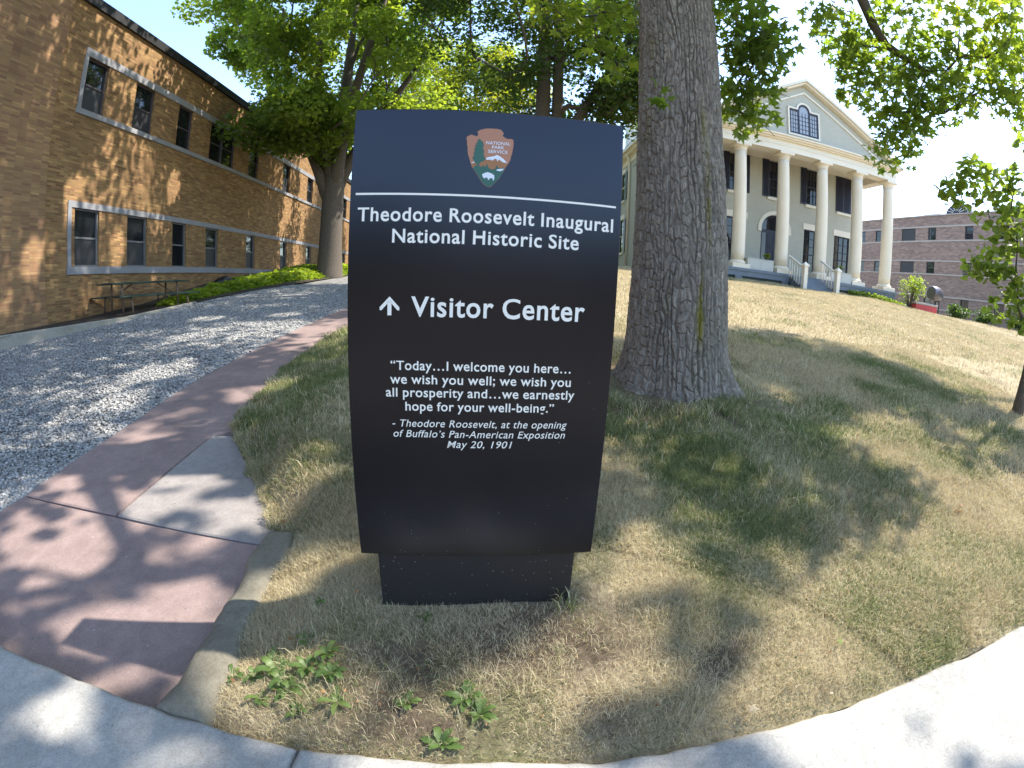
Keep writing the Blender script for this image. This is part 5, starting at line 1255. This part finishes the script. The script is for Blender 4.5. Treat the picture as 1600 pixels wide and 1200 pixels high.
# lush tufts: at the sign's foot, round the trunk, along the bank
def tuft(x, y, n, r, L, g): 
    a = g.random(n)*6.283; q = r*np.sqrt(g.random(n)); X_, Y_ = x+q*np.cos(a), y+q*np.sin(a); return np.stack([X_, Y_, zlawn(X_, Y_)], -1)
TP = [tuft(.27, 1.545, 46, .05, .1, g)]
for q in range(150):
    a = g.random()*6.283; TP.append(tuft(1.47+.75*math.cos(a)*(1+.2*g.random()), 4.25+.75*math.sin(a)*(1+.2*g.random()), 25, .06, .1, g))
for q in range(120):
    yy = 2.4+7*g.random(); TP.append(tuft(float(xpe(yy))+.1+.5*g.random(), yy, 22, .07, .1, g))
EP = []
for q in range(170):
    yy = 2.12+1.9*g.random(); EP.append(tuft(float(xpe(yy))+.05*g.random()-.01, yy, 16, .035, .1, g))
EP = np.concatenate(EP)
for q in range(60): TP.append(tuft(1.0+2.0*g.random(), 1.8+1.8*g.random(), 22, .09, .1, g))
TP = np.concatenate(TP)
DC = []; DL = []
for q in range(900):
    x_ = -1.0+5.2*g.random(); y_ = .95+3.4*g.random()**1.3
    if y_ < .90+.0565*x_ or (abs(x_+.1) < .5 and 1.4 < y_ < 1.8) or math.hypot(x_-1.57, y_-4.3) < .8: continue
    m_ = int(14+26*g.random()); t_ = tuft(x_, y_, m_, .025+.04*g.random(), .1, g); DC.append(t_); DL.append(np.full(m_, .045+.05*g.random()))
DC = np.concatenate(DC); DL = np.concatenate(DL)
o = blades('dry_grass_clumps', DC, DL, np.full(len(DC), .0017), np.clip(greenness(DC[:, 0], DC[:, 1])*.9, 0, 1), 56, 1.3)
tag(o, 'tangled clumps of longer straw grass in front of the big tree', 'grass', kind='stuff')
o = blades('grass_tufts', TP, np.full(len(TP), .115), np.full(len(TP), .0045), np.full(len(TP), .72), 55, .9)
o2 = blades('dry_edge_grass', EP, np.full(len(EP), .065), np.full(len(EP), .003), np.full(len(EP), .25), 57, 1.3)
tag(o2, 'dry grass hanging over the edge of the stone path', 'grass', kind='stuff')
tag(o, 'longer green grass tufts at the foot of the sign, the trunk and the path edge', 'grass', kind='stuff')

# ------------------------------------------------------------------ weeds, fallen leaves
def weed(x, y, n, L, label, seed, kind='weed_plant'):
    L *= .85; n = int(n*1.5); g = np.random.default_rng(seed); z = float(zlawn(np.array([x]), np.array([y]))[0])-.01
    if y < 1.2: z -= .075*math.exp(-max(0, y-.86-.0565*x)/.10)
    V = []; F = []; var = []
    for q in range(n):
        a = 2*math.pi*(q+.9*g.random())/n; l = L*(.35+.75*g.random()); rise = .2+.9*g.random(); wv = .10+.06*g.random(); prev = None; c, s = math.cos(a), math.sin(a); v_ = .25+.6*g.random()
        m = 7
        for k_ in range(m+1):
            u = k_/m; r = l*u; h = l*rise*math.sin(u*2.2)*.6+.012; w2 = l*wv*math.sin(min(1, u*1.05)*math.pi*.93)**.8*(1+.45*(k_ % 2)*(u < .85))+.002
            o_ = len(V); V += [(x+c*r-s*w2, y+s*r+c*w2, z+h+.15*w2), (x+c*r, y+s*r, z+h-.1*w2), (x+c*r+s*w2, y+s*r-c*w2, z+h+.15*w2)]; var += [v_, v_+.12, v_]
            if prev is not None: F += [(prev, prev+1, o_+1), (prev, o_+1, o_), (prev+1, prev+2, o_+2), (prev+1, o_+2, o_+1)]
            prev = o_
    o = tri_mesh(kind, V, F, M['weed'], None, {'var': var}); return tag(o, label, 'weed')
weed(-.84, 1.10, 12, .095, 'broad leaved green weed in the sunny patch beside the curb stone', 81)
weed(-.76, 1.02, 8, .095, 'largest toothed weed of the cluster in front of the curb stone', 82)
weed(-.72, 1.13, 10, .075, 'bushy weed in the middle of the cluster left of the sign', 83)
weed(-.61, 1.11, 14, .07, 'dense round clump of small leaves nearest the sign, in the weed cluster', 84)
weed(-.86, .975, 6, .07, 'small weed at the front of the cluster, close to the coping stone', 85)
weed(-.56, 1.0, 4, .08, 'flat weed of few leaves on the shady bare soil left of the sign', 86)
weed(-.315, 1.435, 5, .05, 'little weed sprouting against the foot of the black plinth', 87)
weed(-.11, 1.07, 9, .085, 'sunlit weed rosette in front of the middle of the sign', 88)
weed(-.06, 1.015, 6, .08, 'long leaved weed just in front of the sunlit rosette', 89)
weed(-.18, .905, 5, .085, 'pale weed touching the coping stone below the sign', 90)
weed(-.31, 1.03, 7, .06, 'grey green weed left of the sunlit rosette', 91)
weed(-.80, 1.50, 4, .06, 'shaded weed in the grass left of the plinth', 92)
weed(-.78, 1.27, 6, .06, 'shaded weed in the sign shadow, behind the weed cluster', 93)
weed(-1.02, 1.05, 5, .065, 'weed leaning against the curb stone', 94)
weed(-0.8, 1.06, 8, 0.08, 'tall leafy weed at the heart of the weed cluster by the curb stone', 110)
weed(-0.93, 1.07, 8, 0.07, 'low weed at the left end of the weed cluster by the curb stone', 111)
weed(-0.66, 1.2, 8, 0.07, 'weed at the right rear corner of the weed cluster by the curb stone', 112)
weed(-0.88, 1.16, 8, 0.07, 'weed at the left rear corner of the weed cluster by the curb stone', 113)
weed(-0.7, 0.95, 8, 0.06, 'lone little weed in front of the weed cluster, nearest the coping joint', 114)
def fallen(x, y, z, size, mat, label, seed):
    P = np.array([(x, y, z)]); o = leaf_mesh('fallen_leaf', P, size, M[mat], None, STAR, .25, .05, np.array([.5]), 1, seed); tag(o, label, 'leaf')
def zl(x, y): return float(zlawn(np.array([x]), np.array([y]))[0])+.035
fallen(-1.33, 2.17, -1.36, .05, 'deadleaf', 'orange fallen leaf between the grey slab and the curb stone', 101)
fallen(3.17, 1.97, zl(3.17, 1.97), .045, 'deadleaf', 'brown fallen leaf on the sunny lawn at right', 102)
fallen(3.27, 2.03, zl(3.27, 2.03), .03, 'deadleaf', 'orange leaf scrap behind the brown fallen leaf', 103)
fallen(1.43, 1.18, zl(1.43, 1.18), .04, 'limeleaf', 'fresh green leaf lying on dry grass near the coping stone', 104)
fallen(.90, .965, zl(.9, .965)-.02, .034, 'paleleaf', 'pale grey withered leaf near the coping stone', 105)
fallen(-.83, 1.25, zl(-.83, 1.25), .04, 'deadleaf', 'rust coloured leaf in the shaded grass left of the sign', 106)
fallen(1.26, .955, zl(1.26, .955)-.02, .026, 'paleleaf', 'whitish scrap at the edge of the coping stone', 107)

# ------------------------------------------------------------------ across the street, behind the camera (seen mirrored in the sign)
t = thing('street_building', 'long dark brick building across the street', 'building', (0, -26, -1.7))
mb = MB(); facade(mb, -45, 45, 0, 5.2, [(x0, x0+1.4, z0, z0+2.0) for x0 in range(-43, 44, 4) for z0 in (1.4,)], lambda s, z, d: (-s, -d, z), .2); mb.box(-44.9, 44.9, -12, -.4, 0, 5.18); mb.build('wall', M['brick'], t)
for x0 in range(-43, 44, 4):
    for z0 in (1.4,):
        mb = MB(); mb.add([(-x0, -.15, z0), (-x0-1.4, -.15, z0), (-x0-1.4, -.15, z0+2), (-x0, -.15, z0+2)], [(0, 1, 2, 3)]); mb.build('window', M['glass'], t)
g = np.random.default_rng(95)
for i, x0 in enumerate((-13, -2.5, 12)):
    tree('street_tree', ('street tree across the road, left of the viewer', 'street tree across the road, behind the viewer', 'street tree across the road, right of the viewer')[i], (x0, -20.5, -1.7), [(0, 0, -.2), (0, 0, 1.2), (0, 0, 2.5), (0, 0, 4.2)], [.22, .18, .15, .06],
         ell(50, (x0, -20.5, 1.9), (4.2, 2.4, 2.2), g, None, .2), 1.1, 60, .4, 'darkleaf', RHOMB, .02, 'street trees across the road', 2, 96+i)
# grit and leaf litter on the paving and along the coping
g = np.random.default_rng(99)
n = 420; y = .9+3.2*g.random(n)**1.3; x = xge(y)+(xpe(y)-xge(y))*np.where(g.random(n) < .5, g.random(n)**3, 1-g.random(n)**3*.9)
o = solids('grit', np.stack([x, y, zpath(y)+.005], -1), .0022+.004*g.random(n)**2, M['stones'])
tag(o, 'scattered grit on the red stone path', 'grit', kind='stuff')
n = 260; x = -1.0+4.4*g.random(n); y = .95+3.0*g.random(n)**1.4
P = np.stack([x, y, zlawn(x, y)+.015+.02*g.random(n)], -1); P = P[(y > .9+.0565*x) & ~((abs(x+.1) < .48) & (y > 1.45) & (y < 1.8))]
tag(leaf_mesh('leaf_litter', P, .016, M['deadleaf'], None, RHOMB, .5, .1, None, 1, 98), 'brown crumbs of leaf litter scattered in the grass', 'leaf litter', kind='stuff')
